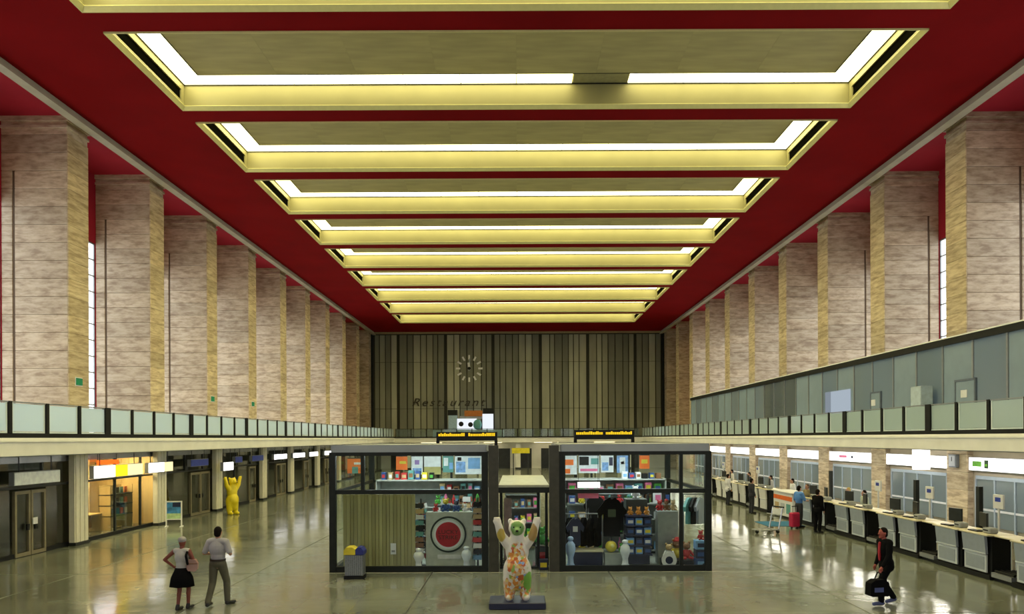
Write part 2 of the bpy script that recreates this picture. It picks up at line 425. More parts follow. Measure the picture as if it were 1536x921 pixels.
for k, f in enumerate(coffs):
    near = f - C_LEN
    if k == 0: lab = 'yellow ceiling light coffer right overhead, nearest the camera, above the picture edge'
    elif k == 1: lab = 'yellow light coffer at the top edge of the picture, only its far rim in view'
    elif k == 2: lab = 'largest fully seen ceiling light coffer, with one dead tube in its bright strip'
    else: lab = '%s yellow ceiling light coffer counting back from the clock wall' % ORD[10 - k]
    t = thing('ceiling_coffer', lab, 'light coffer', (0, near, CEIL), group='light coffers in the red ceiling')
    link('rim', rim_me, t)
    link('face_board', face_me, t, (0, L - RW, 0)); link('face_board', face_me, t, (0, RW, 0))
    for s in (-1, 1):
        link('side_board', side_me, t, (s * (C_X - RW), 0, 0))
        link('air_slot', slot_me, t, (s * (C_X - RW + 0.06), 0, 0))
    for i in range(12):
        x = -C_X + 0.1 + seg * i
        off = (k == 2 and i == 7)
        link('light_tube', tube_xoff if off else tube_x, t, (x, L - 0.12 - LW, FH + 0.02))
        link('light_tube', tube_x, t, (x, 0.12, FH + 0.02))
    for i in range(3):
        link('light_tube', tube_y, t, (-C_X + 0.14, 0.1 + LW + segy * i, FH + 0.02))
        link('light_tube', tube_y, t, (C_X - 0.14 - LW, 0.1 + LW + segy * i, FH + 0.02))
    for i in range(8):
        link('ceiling_panel', pan_me, t, (-C_X + LW + 0.15 + pw * i, LW + 0.17, FH - 0.012))
    link('housing', top_me, t); link('black_trim', trim_me, t)

# ------------------------------------------------------------------ outer walls, windows
wn = 0
grid = MB()
for i in range(6): grid.box(-0.05, 0.05, -2.72 + i * 1.088 - 0.03, -2.72 + i * 1.088 + 0.03, 0, 9.9)
for j in range(13): grid.box(-0.05, 0.05, -2.75, 2.75, j * 0.825 - 0.03, j * 0.825 + 0.03)
grid_me = grid.mesh('window_frame', GREY)
pane_me = MB().box(-0.01, 0.01, -0.515, 0.515, 0.03, 9.87).mesh('pane', DAYPANE)
for s, nm in ((-1, 'left'), (1, 'right')):
    w = MB(); x0, x1 = sorted((s * XO, s * (XO + 0.5)))
    w.box(x0, x1, YF, YB, 0, 3.9)
    wl = struct(w.build('wall_%s' % nm, BEIGE))
    up = MB().box(x0, x1, YF, YB, 13.9, SOFF)
    red = []
    up.build('upper_wall', REDWALL, wl)
    pier = MB()
    for k in range(-6, 9):
        ya = PIL0 + S * k + PTH; yb = PIL0 + S * (k + 1); c = (ya + yb) / 2
        if k <= 6 and c - 2.55 > YF:
            wn += 1
            e = bpy.data.objects.new('window_%d' % wn, grid_me); COL.objects.link(e); e.location = (s * (XO + 0.1), c, 3.95); struct(e)
            for i in range(5): link('pane', pane_me, e, (s * 0.02, -2.176 + i * 1.088, 0))
            pier.box(x0, x1, c - 3.5 + 0.0, c - 2.75, 3.9, 13.9); pier.box(x0, x1, c + 2.75, c + 3.5, 3.9, 13.9)
        else:
            pier.box(x0, x1, max(YF, c - 3.5), c + 3.5, 3.9, 13.9)
    pier.build('pier', REDWALL, wl)

# entrance wall behind the camera
w = MB(); w.box(-22.2, 22.2, YF - 0.5, YF, 0, 3.2); w.box(-22.2, 22.2, YF - 0.5, YF, 13.5, TOP)
for i in range(9):
    x = -20.0 + 5.0 * i; w.box(x - 0.9, x + 0.9, YF - 0.5, YF, 3.2, 13.5)
w.box(-22.2, -20.9, YF - 0.5, YF, 3.2, 13.5); w.box(20.9, 22.2, YF - 0.5, YF, 3.2, 13.5)
wf = struct(w.build('wall_front', BEIGE))
for i in range(8):
    x = -17.5 + 5.0 * i
    wn += 1
    g = MB()
    for q in range(4): g.box(x - 1.6 + q * 1.067 - 0.04, x - 1.6 + q * 1.067 + 0.04, YF - 0.3, YF - 0.2, 3.2, 13.5)
    for q in range(9): g.box(x - 1.6, x + 1.6, YF - 0.3, YF - 0.2, 3.2 + q * 1.28, 3.28 + q * 1.28)
    e = struct(g.build('window_%d' % wn, GREY))
    MB().box(x - 1.6, x + 1.6, YF - 0.35, YF - 0.32, 3.2, 13.5).build('pane', ENTPANE, e)

# ------------------------------------------------------------------ pillars
NC = 23; CH = SOFF / NC
def block_mesh(s, xa, xb, name):
    a, b = sorted((s * xa, s * xb))
    return MB().cham(a, b, 0, PTH, 0.006, CH - 0.006, 0.016).mesh(name, TRAV)
for s, side in ((-1, 'left'), (1, 'right')):
    inner = block_mesh(s, XP, 21.14, 'stone_block'); outer = block_mesh(s, 21.24, XO, 'stone_block')
    full = block_mesh(s, XP, XO, 'stone_block')
    a, b = sorted((s * (XP - 0.035), s * (XP + 0.02))); facing = MB().cham(a, b, 0.012, PTH - 0.012, 0.004, CH - 0.004, 0.008).mesh('facing_slab', TRAVY)
    a, b = sorted((s * (XP + 0.03), s * XO)); core_me = MB().box(a, b, 0.03, PTH - 0.03, 0, SOFF).mesh('core', PJOINT)
    a, b = sorted((s * (XP - 0.05), s * XO)); cap = MB().box(a, b, -0.05, PTH + 0.05, 16.93, 17.05); 
    a, b = sorted((s * (XP - 0.08), s * XO)); cap.box(a, b, -0.08, PTH + 0.08, 17.22, SOFF); cap_me = cap.mesh('capital_moulding', TRAV)
    for k in range(-1, 9):
        lab = ('travertine wall pillar on the %s side just out of frame, nearer than all the others' % side) if k < 0 else \
              ('%s tall travertine pillar along the %s wall, counting from the camera' % (ORD[k], side))
        t = thing('pillar', lab, 'pillar', (0, PIL0 + S * k, 0), group='travertine pillars of the hall')
        link('core', core_me, t)
        for c in range(NC):
            if c < NC - 3 and k <= 5:
                link('stone_block', inner, t, (0, 0, c * CH)); link('stone_block', outer, t, (0, 0, c * CH))
            else: link('stone_block', full, t, (0, 0, c * CH))
        link('capital_moulding', cap_me, t)
        for c in range(NC - 1): link('facing_slab', facing, t, (0, 0, c * CH))
    # end pilaster against the back wall
    a, b = sorted((s * 18.62, s * (XO - 0.01)))
    t = thing('pilaster', 'dim corner pilaster where the %s pillar row meets the clock wall' % side, 'pillar', (0, YB - 1.62, 0), group='corner pilasters')
    me = MB().cham(a, b, 0, 1.6, 0.006, CH - 0.006, 0.012).mesh('stone_block', TRAV)
    for c in range(NC): link('stone_block', me, t, (0, 0, c * CH))

# ------------------------------------------------------------------ back wall of slats
wb = struct(MB().box(-22.2, 22.2, YB, YB + 0.4, 0, TOP).build('wall_back', plain('slat_backing', (0.03, 0.03, 0.02), 0.8)))
frame = MB()
frame.box(-18.6, 18.6, YB - 0.25, YB, 16.95, CEIL); frame.box(-18.6, -18.35, YB - 0.3, YB, 4, 17); frame.box(18.35, 18.6, YB - 0.3, YB, 4, 17)
frame.build('frame', BLACK, wb)
rows = [(4.0, 7.55), (7.60, 13.45), (13.50, 16.93)]
bay = 71.0 * YB / F_PX
x = -18.32; first = PX(598, YB)
bold = [first + bay * i for i in range(6)]
cuts = [-18.33] + bold + [18.33]
rr = random.Random(3)
for a, b in zip(cuts[:-1], cuts[1:]):
    n = 7 if b - a > 5 else 4
    ws = [rr.uniform(0.7, 1.3) for _ in range(n)]; tot = sum(ws); xx = a + 0.14
    span = b - a - 0.28
    for i, wd in enumerate(ws):
        w_ = wd / tot * span; dep = rr.choice((0.04, 0.08, 0.14, 0.2)); mt = rr.choice(SLATS)
        for (z0, z1) in rows:
            MB().box(xx + 0.06, xx + w_ - 0.06, YB - dep - 0.02, YB - 0.002, z0, z1).build('slat', mt, wb)
        xx += w_
# cream beam that closes the ceiling over the back wall
struct(MB().box(-18.1, 18.1, YB - 0.75, YB - 0.3, CEIL - 0.22, CEIL).build('trim_3', plain('dim_cornice', (0.3, 0.24, 0.12), 0.6)))

# clock
cx, cz = PX(704.5, YB), PZ(553, YB, 704)
ck = thing('wall_clock', 'faceless wall clock, a ring of twelve white hour marks on the slatted wall', 'clock', (cx, YB - 0.26, cz))
for i in range(12):
    a = 2 * math.pi * i / 12
    o = MB().box(-0.115, 0.115, -0.05, 0.03, -0.28, 0.28).build('hour_mark', WHITE, ck, loc=(1.42 * math.sin(a), 0, 1.42 * math.cos(a)))
    o.rotation_euler = (0, a, 0)
MB().box(-0.07, 0.07, -0.09, -0.05, -0.3, 1.25).build('minute_hand', plain('clock_hand_grey', (0.3, 0.36, 0.42), 0.4), ck).rotation_euler = (0, R(4), 0)
MB().box(-0.15, 0.15, -0.12, -0.09, -0.2, 0.75).build('hour_hand', WHITE, ck).rotation_euler = (0, R(-6), 0)
MB().disc((0, 0), 0.2, -0.14, 0.04).build('hub', BLACK, ck)
# dark script lettering
lt = thing('wall_lettering', 'dark slanted lettering mounted low on the slatted back wall, left of the display stand', 'lettering', (PX(672, YB), YB - 0.3, PZ(604, YB, 672)))
text('letters', 'Restaurant', 1.45, plain('letter_brown', (0.035, 0.03, 0.018), 0.6), lt, (0, 0, 0), spacing=1.25, shear=0.35, extrude=0.05, sx=1.15)

# ------------------------------------------------------------------ galleries
for s, nm in ((-1, 'left'), (1, 'right')):
    a, b = sorted((s * XB, s * XO))
    g = struct(MB().box(a, b, 8, YB, 3.36, GAL - 0.06).build('floor_gallery_%s' % nm, CREAM))
    a, b = sorted((s * (XB - 0.06), s * (XB + 0.05)))
    f = MB().box(a, b, 8, 90.5, 3.32, GAL)
    a2, b2 = sorted((s * (XB - 0.10), s * (XB - 0.06))); f.box(a2, b2, 8, 90.5, 3.74, 3.80)
    f.build('fascia', CREAM, g)
    a, b = sorted((s * (XB + 0.3), s * (XB + 0.62)))
    MB().box(a, b, 8, 90, 3.28, 3.37).build('soffit_strip', GREY, g)
bg_ = struct(MB().box(-XB, XB, 90.5, YB, 3.36, GAL - 0.06).build('floor_gallery_back', CREAM))
MB().box(-XB - 0.05, XB + 0.05, 90.44, 90.55, 3.28, GAL).build('fascia', CREAM, bg_)
MB().box(-XB, XB, 90.36, 90.46, GAL, GAL + 0.12).build('edge_rail', BLACK, bg_)

pl = S / 4
for s, nm, gl, wording in ((-1, 'left', GL_BAL_L, 'pale blue frosted glass'), (1, 'right', GL_BAL_R, 'grey green glass')):
    t = thing('balustrade', 'long gallery balustrade of %s panels between black posts, on the %s' % (wording, nm), 'balustrade', (s * (XB + 0.02), 0, GAL), group='gallery balustrades')
    MB().box(-0.06, 0.06, 10, 90.5, 0.0, 0.14).build('bottom_rail', BLACK, t)
    MB().box(-0.03, 0.03, 10, 90.5, 1.06, 1.10).build('hand_rail', GREY, t)
    post = MB().box(-0.06, 0.06, -0.07, 0.07, 0.1, 1.1).mesh('post', BLACK)
    post2 = MB().box(-0.07, 0.07, -0.17, 0.17, 0.1, 1.1).mesh('post', BLACK)
    pan = MB().box(-0.012, 0.012, 0.13, pl - 0.13, 0.2, 1.04).mesh('glass_panel', gl)
    ed = MB(); ed.box(-0.02, 0.02, 0.10, 0.16, 0.17, 1.07); ed.box(-0.02, 0.02, pl - 0.16, pl - 0.10, 0.17, 1.07); ed.box(-0.02, 0.02, 0.10, pl - 0.10, 0.14, 0.19)
    ed_me = ed.mesh('edge_strip', GL_EDGE)
    y = 27.35 - 10 * pl; i = -10
    while y < 90.0:
        link('post', post2 if i % 4 == 0 else post, t, (0, y, 0))
        if y + pl < 90.5:
            p = link('glass_panel', pan, t, (0, y, 0)); link('edge_strip', ed_me, p)
        y += pl; i += 1
t = thing('balustrade', 'far clear glass balustrade across the back gallery under the slatted wall', 'balustrade', (0, 90.5, GAL), group='gallery balustrades')
MB().box(-XB + 0.2, XB - 0.2, -0.03, 0.03, 1.05, 1.10).build('hand_rail', DARK, t)
pan = MB().box(0.06, 1.79, -0.012, 0.012, 0.14, 1.03).mesh('glass_panel', GL_BAL_B); post = MB().box(-0.05, 0.05, -0.04, 0.04, 0.1, 1.08).mesh('post', BLACK)
for i in range(16):
    xx = -XB + 0.25 + i * 1.85
    link('post', post, t, (xx, 0, 0)); link('glass_panel', pan, t, (xx, 0, 0))

# right gallery partition
XW = 17.6; PT = 7.77
pt = thing('gallery_partition', 'tall grey glazed office partition on the right gallery with a black top beam', 'partition', (XW, 0, GAL - 0.06))
H_ = PT - GAL + 0.06
MB().box(-0.12, 0.12, 14.5, 75.5, H_ - 0.26, H_).build('top_beam', BLACK, pt)
MB().box(-0.14, 0.10, 14.5, 75.5, H_, H_ + 0.05).build('coping', CREAM, pt)
MB().box(-0.05, 0.05, 14.5, 75.5, 0, 0.12).build('sill', DARK, pt)
mul = MB().box(-0.06, 0.06, -0.045, 0.045, 0.1, H_ - 0.2).mesh('mullion', GREY)
pms = [MB().box(-0.015, 0.015, 0.05, 1.98, 0.12, H_ - 0.24).mesh('pane', mm) for mm in (PART_GREY, GL_PART, GL_PARTD)]
pat = [0, 1, 1, 0, 0, 0, 1, 0, 1, 0, 1, 1, 0, 1, 0, 0, 2, 2, 2, 1, 0, 0, 1, 0, 0, 1, 0, 0, 1, 0]
for i in range(30):
    y = 14.5 + 2.03 * i
    link('mullion', mul, pt, (0, y, 0)); link('pane', pms[pat[i]], pt, (0, y, 0))
link('mullion', mul, pt, (0, 75.4, 0))
# partition door leaves, each with a white notice
for d0, d1, zt in ((28.55, 29.75, 2.15), (36.0, 36.9, 2.1)):
    dr = MB().box(-0.08, -0.02, d0, d1, 0.02, zt).build('door', PART_GREY, pt)
    fr_ = MB(); fr_.box(-0.10, 0.0, d0 - 0.08, d0, 0, zt + 0.08); fr_.box(-0.10, 0.0, d1, d1 + 0.08, 0, zt + 0.08); fr_.box(-0.10, 0.0, d0, d1, zt, zt + 0.08)
    fr_.build('door_frame', plain('blue_grey_frame', (0.12, 0.15, 0.2), 0.5), dr)
    MB().box(-0.10, -0.08, d0 + 0.45, d0 + 0.85, 1.5, 1.8).build('notice', WHITE, dr)
lw_ = MB().box(-0.10, -0.02, 39.3, 41.6, 0.9, 2.5).build('lit_window', emit('office_lamp_glow', (0.75, 0.87, 1.0), 0.42), pt)
MB().box(-0.13, -0.02, 41.6, 42.3, 0.9, 2.5).build('lit_sidelight', emit('office_lamp_glow2', (0.75, 0.87, 1.0), 0.25), pt)
cb = thing('filing_cabinet', 'pale blue metal cabinet standing on the right gallery in front of the grey partition', 'cabinet', (17.1, 31.5, GAL - 0.06))
MB().cham(-0.25, 0.25, -0.4, 0.4, 0.06, 2.1, 0.015).build('body', plain('pale_blue_metal', (0.45, 0.55, 0.62), 0.4), cb)
MB().box(-0.262, -0.25, -0.38, 0.38, 0.1, 2.06).build('door', plain('pale_blue_metal2', (0.5, 0.6, 0.66), 0.4), cb)
MB().box(-0.24, 0.24, -0.38, 0.38, 0, 0.06).build('plinth', DARK, cb)

# ------------------------------------------------------------------ ground floor, left: shops under the gallery
XS = -16.2; SH = 3.05
def lightbox(name, label, X, y0, y1, z0, z1, faces, group, nx=1, th=0.16, frame_mat=None):
    """lit sign box facing +x (nx=1) or -x (nx=-1); faces = [(from, to, material)] along y as fractions"""
    if nx > 0:      # the sign hangs nearer than the glass it was measured on
        q = abs(X / XS); y0, y1 = y0 * q, y1 * q; z0, z1 = EYE - (EYE - z0) * q, EYE - (EYE - z1) * q
    t = thing(name, label, 'sign', (X, y0, z0), group=group)
    L_ = y1 - y0; H = z1 - z0
    a, b = sorted((0, -nx * th))
    MB().box(a, b, 0, L_, 0, H).build('case', frame_mat or GREY, t)
    for f0, f1, mt in faces:
        a, b = sorted((0.002 * nx, 0.02 * nx))
        MB().box(a, b, 0.02 + f0 * (L_ - 0.04), 0.02 + f1 * (L_ - 0.04), 0.02, H - 0.02).build('face', mt, t)
    if nx > 0:
        for q in (0.15, 0.85): MB().tube((-0.08, q * L_, H), (-0.08, q * L_, 3.36 - z0), 0.018, n=6).build('hanger', DARK, t)
    return t
# shop back walls and party walls
wl2 = bpy.data.objects['wall_left']
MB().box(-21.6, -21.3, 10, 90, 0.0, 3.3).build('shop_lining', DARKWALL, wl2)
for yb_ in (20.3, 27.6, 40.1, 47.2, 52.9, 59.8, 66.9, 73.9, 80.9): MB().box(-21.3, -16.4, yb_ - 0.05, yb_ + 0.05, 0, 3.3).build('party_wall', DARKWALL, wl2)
SHOPS = [(13.4, 20.3), (20.3, 27.7), (27.7, 33.9), (33.9, 40.2), (40.2, 47.3), (47.3, 53.0), (53.0, 59.9), (59.9, 67.0), (67.0, 74.0), (74.0, 81.0), (81.0, 88.0)]
names = ['nearest shop, beyond the left picture edge', 'dark shop with a double door at the left picture edge', 'warmly lit travel shop with yellow sign',
         'dim shop with brown door behind the poster stand', 'shop unit behind the yellow bear figure', 'sixth shop unit from the left edge', 'seventh shop unit from the left edge',
         'eighth shop unit from the left edge', 'ninth shop unit from the left edge', 'tenth shop unit from the left edge', 'last shop unit, close to the back gallery']
names = ['glazed shopfront of the ' + n for n in names]
doors = {1: (23.8, 25.4, 2), 3: (36.6, 38.9, 2), 4: (44.6, 45.7, 1), 5: (49.6, 51.6, 2), 6: (56.0, 57.2, 1), 7: (62.0, 64.0, 2)}
BRONZE = plain('bronze_door_frame', (0.30, 0.26, 0.16), 0.4, metal=0.4)
for i, (a, b) in enumerate(SHOPS):
    t = thing('shopfront', names[i], 'shopfront', (XS, a, 0), group='shopfronts under the left gallery')
    Ls = b - a
    MB().box(-0.06, 0.06, 0, Ls - 0.02, 0, 0.14).build('plinth', BLACK, t)
    MB().box(-0.07, 0.07, 0, Ls - 0.02, SH, SH + 0.26).build('head_fascia', plain('brushed_fascia_metal', (0.45, 0.48, 0.56), 0.25, metal=0.85, var=0.08), t)
    MB().box(-0.05, 0.05, 0, Ls - 0.02, 2.22, 2.30).build('transom', DARK, t)
    MB().box(-0.10, 0.10, -0.02, 0.16, 0.14, SH).build('post', BLACK, t)
    nm = max(2, round(Ls / 2.2)); dd = doors.get(i)
    step = (Ls - 0.16) / nm
    cut = []
    for q in range(nm):
        y0 = 0.16 + q * step; y1 = y0 + step
        if q: MB().box(-0.045, 0.045, y0 - 0.04, y0 + 0.04, 2.30, SH).build('mullion', DARK, t)
        MB().box(-0.01, 0.01, y0 + 0.04, y1 - 0.04, 2.31, SH - 0.01).build('pane', GL_SHOP, t)
    spans = [(0.16, Ls - 0.04)] if not dd else [(0.16, dd[0] - a - 0.08), (dd[1] - a + 0.08, Ls - 0.04)]
    for (y0, y1) in spans:
        n2 = max(1, round((y1 - y0) / 2.2)); st = (y1 - y0) / n2
        for q in range(n2):
            if q: MB().box(-0.045, 0.045, y0 + q * st - 0.04, y0 + q * st + 0.04, 0.14, 2.22).build('mullion', DARK, t)
            MB().box(-0.01, 0.01, y0 + q * st + 0.04, y0 + (q + 1) * st - 0.04, 0.14, 2.21).build('pane', GL_SHOP, t)
    if dd:
        w_ = (dd[1] - dd[0]) / dd[2]
        for q in range(dd[2]):
            y0 = dd[0] - a + q * w_; y1 = y0 + w_
            m = MB(); m.box(-0.01, 0.09, y0 + 0.02, y0 + 0.11, 0.02, 2.15); m.box(-0.01, 0.09, y1 - 0.11, y1 - 0.02, 0.02, 2.15)
            m.box(-0.01, 0.09, y0 + 0.11, y1 - 0.11, 2.04, 2.15); m.box(-0.01, 0.09, y0 + 0.11, y1 - 0.11, 0.02, 0.14)
            d_ = m.build('door', BRONZE, t)
            MB().box(0.02, 0.04, y0 + 0.1, y1 - 0.1, 0.14, 2.05).build('pane', GL_SHOP, d_)
            yh = y1 - 0.2 if q == 0 else y0 + 0.2
            MB().box(0.09, 0.14, yh - 0.06, yh + 0.06, 0.85, 1.05).build('handle', BLACK, d_)
        if i == 1:
            MB().box(0.15, 0.17, dd[0] - a + w_ - 0.02, dd[0] - a + w_ + 0.22, 1.02, 1.24).build('notice', WHITE, t)
colm = MB(); colm.box(-0.10, 0.10, 0, 0.85, 0, 3.3)
for q in range(3): colm.box(0.10, 0.13, 0.06 + q * 0.27, 0.22 + q * 0.27, 0.0, 3.3)
colm_me = colm.mesh('fluted_shaft', plain('pale_fluted_stone', (0.80, 0.76, 0.62), 0.5, var=0.05))
for q, y in enumerate((26.62, 32.75, 39.1, 46.2, 51.9, 58.8, 65.9)):
    t = thing('shop_column', '%s pale fluted column along the left shopfronts, from the left edge' % ORD[q], 'column', (-15.98, y, 0), group='fluted columns of the shopfronts')
    link('fluted_shaft', colm_me, t); MB().box(-0.10, 0.15, -0.02, 0.87, 0, 0.12).build('base', DARK, t)
# hanging signs over the shopfronts
lightbox('shop_sign', 'long pale grey unlit sign above the double door at the left edge', XS + 0.55, 23.9, 26.3, 2.32, 2.76, [(0, 1, plain('pale_sign', (0.82, 0.87, 0.95), 0.4))], 'shop signs on the left')
lightbox('shop_sign', 'white and yellow lit shop sign over the warmly lit shop', XS + 0.55, 28.4, 32.1, 2.30, 2.80, [(0, 0.40, LBOX), (0.40, 0.66, LBOX_Y), (0.66, 1, LBOX_C)], 'shop signs on the left')
lightbox('shop_sign', 'white lit sign with a cream end, right after the yellow one', XS + 0.55, 32.6, 34.9, 2.32, 2.78, [(0, 0.62, LBOX), (0.62, 1, LBOX_C)], 'shop signs on the left')
ns = thing('neon_lettering', 'small red neon lettering above the white and yellow shop sign', 'sign', (XS + 0.40, 27.9, 2.87))
REDN = emit('red_neon', (1.0, 0.09, 0.01), 2.0)
for q in range(7):
    MB().box(0, 0.04, q * 0.22, q * 0.22 + 0.15, 0.0 if q % 3 else -0.02, 0.15).build('letter', REDN, ns)
MB().box(-0.04, 0, -0.05, 1.6, 0.02, 0.06).build('rail', DARK, ns)
for q in (0.1, 1.4): MB().tube((-0.02, q, 0.05), (-0.02, q, 0.50), 0.012, n=6).build('hanger', DARK, ns)
lightbox('shop_sign', 'first blue sign along the left shops, over the brown door', XS + 0.55, 36.8, 38.9, 2.44, 2.80, [(0, 1, BLUESIGN)], 'shop signs on the left')
lightbox('shop_sign', 'blue sign just behind the yellow bear figure', XS + 0.55, 42.6, 43.7, 2.44, 2.80, [(0, 1, BLUESIGN)], 'shop signs on the left')
lightbox('shop_sign', 'farthest blue sign along the left shops', XS + 0.55, 45.3, 47.3, 2.44, 2.80, [(0, 1, BLUESIGN)], 'shop signs on the left')
lightbox('shop_sign', 'white square lit sign right above the yellow bear figure', XS + 1.0, 40.9, 42.3, 2.05, 2.53, [(0, 1, LBOX)], 'shop signs on the left')
for q, (a, b) in enumerate(((49.4, 52.1), (53.6, 56.5), (57.8, 60.2), (62.3, 64.8))):
    lightbox('shop_sign', '%s of the four white lit signs beyond the blue ones' % ('nearest', 'second', 'third', 'farthest')[q], XS + 0.55, a, b, 2.42, 2.78, [(0, 1, LBOX)], 'shop signs on the left')
# shop interior lamps (real fittings on the gallery underside)
lampw_me = MB().box(-0.35, 0.35, -1.0, 1.0, -0.06, 0.0).mesh('diffuser', emit('warm_shop_glow', (1.0, 0.80, 0.45), 32.0)); lamp_me = MB().box(-0.15, 0.15, -0.6, 0.6, -0.05, 0.0).mesh('diffuser', emit('dim_lamp', (1, 0.95, 0.75), 5.0))
lcase = MB().box(-0.4, 0.4, -1.06, 1.06, 0.0, 0.05).mesh('case', GREY); lcase2 = MB().box(-0.2, 0.2, -0.66, 0.66, 0.0, 0.05).mesh('case', GREY)
for q, (x, y) in enumerate(((-17.4, 29.4), (-17.4, 32.2), (-19.6, 30.0))):
    t = thing('shop_lamp', '%s warm ceiling lamp inside the yellow lit shop' % ('front left', 'front right', 'rear')[q], 'ceiling lamp', (x, y, 3.30), group='shop ceiling lamps')
    link('diffuser', lampw_me, t); link('case', lcase, t)
for q, y in enumerate((17.0, 24.0, 37.0, 43.8, 50.2, 56.5, 63.5, 70.5, 77.5, 84.5)):
    t = thing('shop_lamp', 'ceiling lamp inside the %s dim shop from the left edge' % ORD[q], 'ceiling lamp', (-18.0, y, 3.30), group='shop ceiling lamps')
    link('diffuser', lamp_me, t); link('case', lcase2, t)
# the warm shop's fittings
MB().box(-21.28, -20.9, 28.0, 33.8, 0.0, 3.3).build('warm_lining', WARM, wl2)
MB().box(-20.9, -16.4, 33.74, 33.84, 0.0, 3.3).build('warm_partition', WARM, wl2)
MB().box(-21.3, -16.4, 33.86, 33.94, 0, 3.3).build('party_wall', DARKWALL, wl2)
t = thing('brochure_shelf', 'dark brochure shelf with three boards in the warmly lit shop', 'shelf', (-17.3, 32.0, 0))
for z in (0.55, 1.0, 1.45): MB().box(-0.25, 0.25, -0.9, 0.9, z, z + 0.05).build('board', BLACK, t)
MB().box(-0.25, -0.22, -0.9, 0.9, 0.02, 1.85).build('back', WARM, t)
for y in (-0.9, 0.86): MB().box(-0.25, 0.25, y, y + 0.04, 0, 1.85).build('side', WARM, t)
for z, lv in ((0.6, 'lowest'), (1.05, 'middle'), (1.5, 'top')):
    for q in range(5):
        tag(MB().box(-0.02, 0.02, -0.11, 0.11, 0, 0.26).build('brochure', (C('brochure_white', (0.7, 0.68, 0.6)), TAN, BLACK, TEAL, ORANGE)[(q + int(z * 10)) % 5], None, loc=(-17.25, 31.35 + q * 0.33, z + 0.002)),
            '%s upright brochure on the %s board of the dark brochure shelf' % (ORD[q], lv), 'brochure', 'brochures in the warm shop')
t = thing('office_desk', 'brown desk inside the warmly lit shop near the potted plant', 'desk', (-17.8, 30.3, 0))
MB().cham(-0.4, 0.4, -0.8, 0.8, 0.70, 0.75, 0.01).build('top', WARM, t)
for y in (-0.76, 0.70): MB().box(-0.36, 0.36, y, y + 0.06, 0, 0.70).build('side', WARM, t)
MB().box(-0.02, 0.02, -0.7, 0.7, 0.15, 0.70).build('modesty_panel', BROWN, t)
def potted_plant(label, loc, h, seed, pot=0.22):
    r = random.Random(seed)
    t = thing('potted_plant', label, 'plant', loc)
    MB().lathe([(pot * 0.7, 0), (pot, 0.42), (pot * 1.05, 0.45), (pot * 0.9, 0.45), (pot * 0.85, 0.40)]).build('pot', plain('pale_pot', (0.55, 0.6, 0.66), 0.4), t, True)
    MB().tube((0, 0, 0.38), (0.02, 0.02, h * 0.7), 0.025, 0.015).build('stem', BROWN, t)
    lf = MB(); Lf = 0.34
    lf.rings([[(0, 0, -0.004), (0, 0, 0.004)], [(Lf * 0.4, -0.08, 0.04), (Lf * 0.4, -0.08, 0.048)], [(Lf, 0, -0.03), (Lf, 0, -0.025)]], False)
    lf.f.clear(); lf.v = [(0, 0, 0), (Lf * 0.45, 0.08, 0.05), (Lf, 0, -0.02), (Lf * 0.45, -0.08, 0.05), (Lf * 0.45, 0, 0.03)]
    lf.f = [(0, 4, 1), (1, 4, 2), (0, 3, 4), (3, 2, 4)]
    me = lf.mesh('leaf', plain('leaf_green', (0.05, 0.13, 0.03), 0.4))
    for q in range(34):
        a = r.uniform(0, 6.28); z = r.uniform(0.5, 1.0) * h * 0.85
        o = link('leaf', me, t, (0.1 * r.random() * math.cos(a), 0.1 * r.random() * math.sin(a), z), (0, r.uniform(-0.9, 0.3), a)); o.scale = (r.uniform(0.8, 1.5),) * 3
potted_plant('tall green potted plant at the window of the warmly lit shop', (-17.2, 28.9, 0), 2.1, 5)

# poster stand in front of the shops
t = thing('poster_stand', 'white framed poster stand with a blue picture, in front of the shop glass', 'poster stand', (-15.0, 32.4, 0), R(8))
m = MB(); m.box(-0.34, -0.29, -0.02, 0.02, 0.0, 1.12); m.box(0.29, 0.34, -0.02, 0.02, 0.0, 1.12); m.box(-0.29, 0.29, -0.02, 0.02, 1.07, 1.12); m.box(-0.29, 0.29, -0.02, 0.02, 0.30, 0.35)
m.build('frame', WHITE, t)
pic = MB().box(-0.29, 0.29, -0.008, 0.012, 0.35, 1.07).build('picture', plain('poster_blue', (0.05, 0.22, 0.5), 0.4, var=0.7, scale=3.5), t)
MB().box(-0.29, 0.29, -0.012, -0.008, 0.35, 0.58).build('green_band', plain('poster_green', (0.45, 0.65, 0.35), 0.4, var=0.3), pic)
MB().box(-0.05, 0.29, -0.012, -0.008, 0.86, 1.05).build('dark_patch', NAVY, pic)
for x in (-0.315, 0.315): MB().box(x - 0.03, x + 0.03, -0.2, 0.2, 0, 0.03).build('foot', WHITE, t)

# small green exit signs on the left pillars
for q, k in enumerate((0, 2, 3)):
    t = thing('exit_sign', 'small green escape sign on the inner face of the %s left pillar' % ORD[k], 'sign', (-XP + 0.040, PIL0 + S * k + 0.7, 6.15), group='escape signs on the left pillars')
    MB().box(0, 0.04, -0.22, 0.22, 0, 0.30).build('plate', plain('escape_green', (0.0, 0.25, 0.12), 0.4), t)
    MB().box(-0.002, 0.01, -0.26, 0.26, -0.04, 0.34).build('border', WHITE, t)

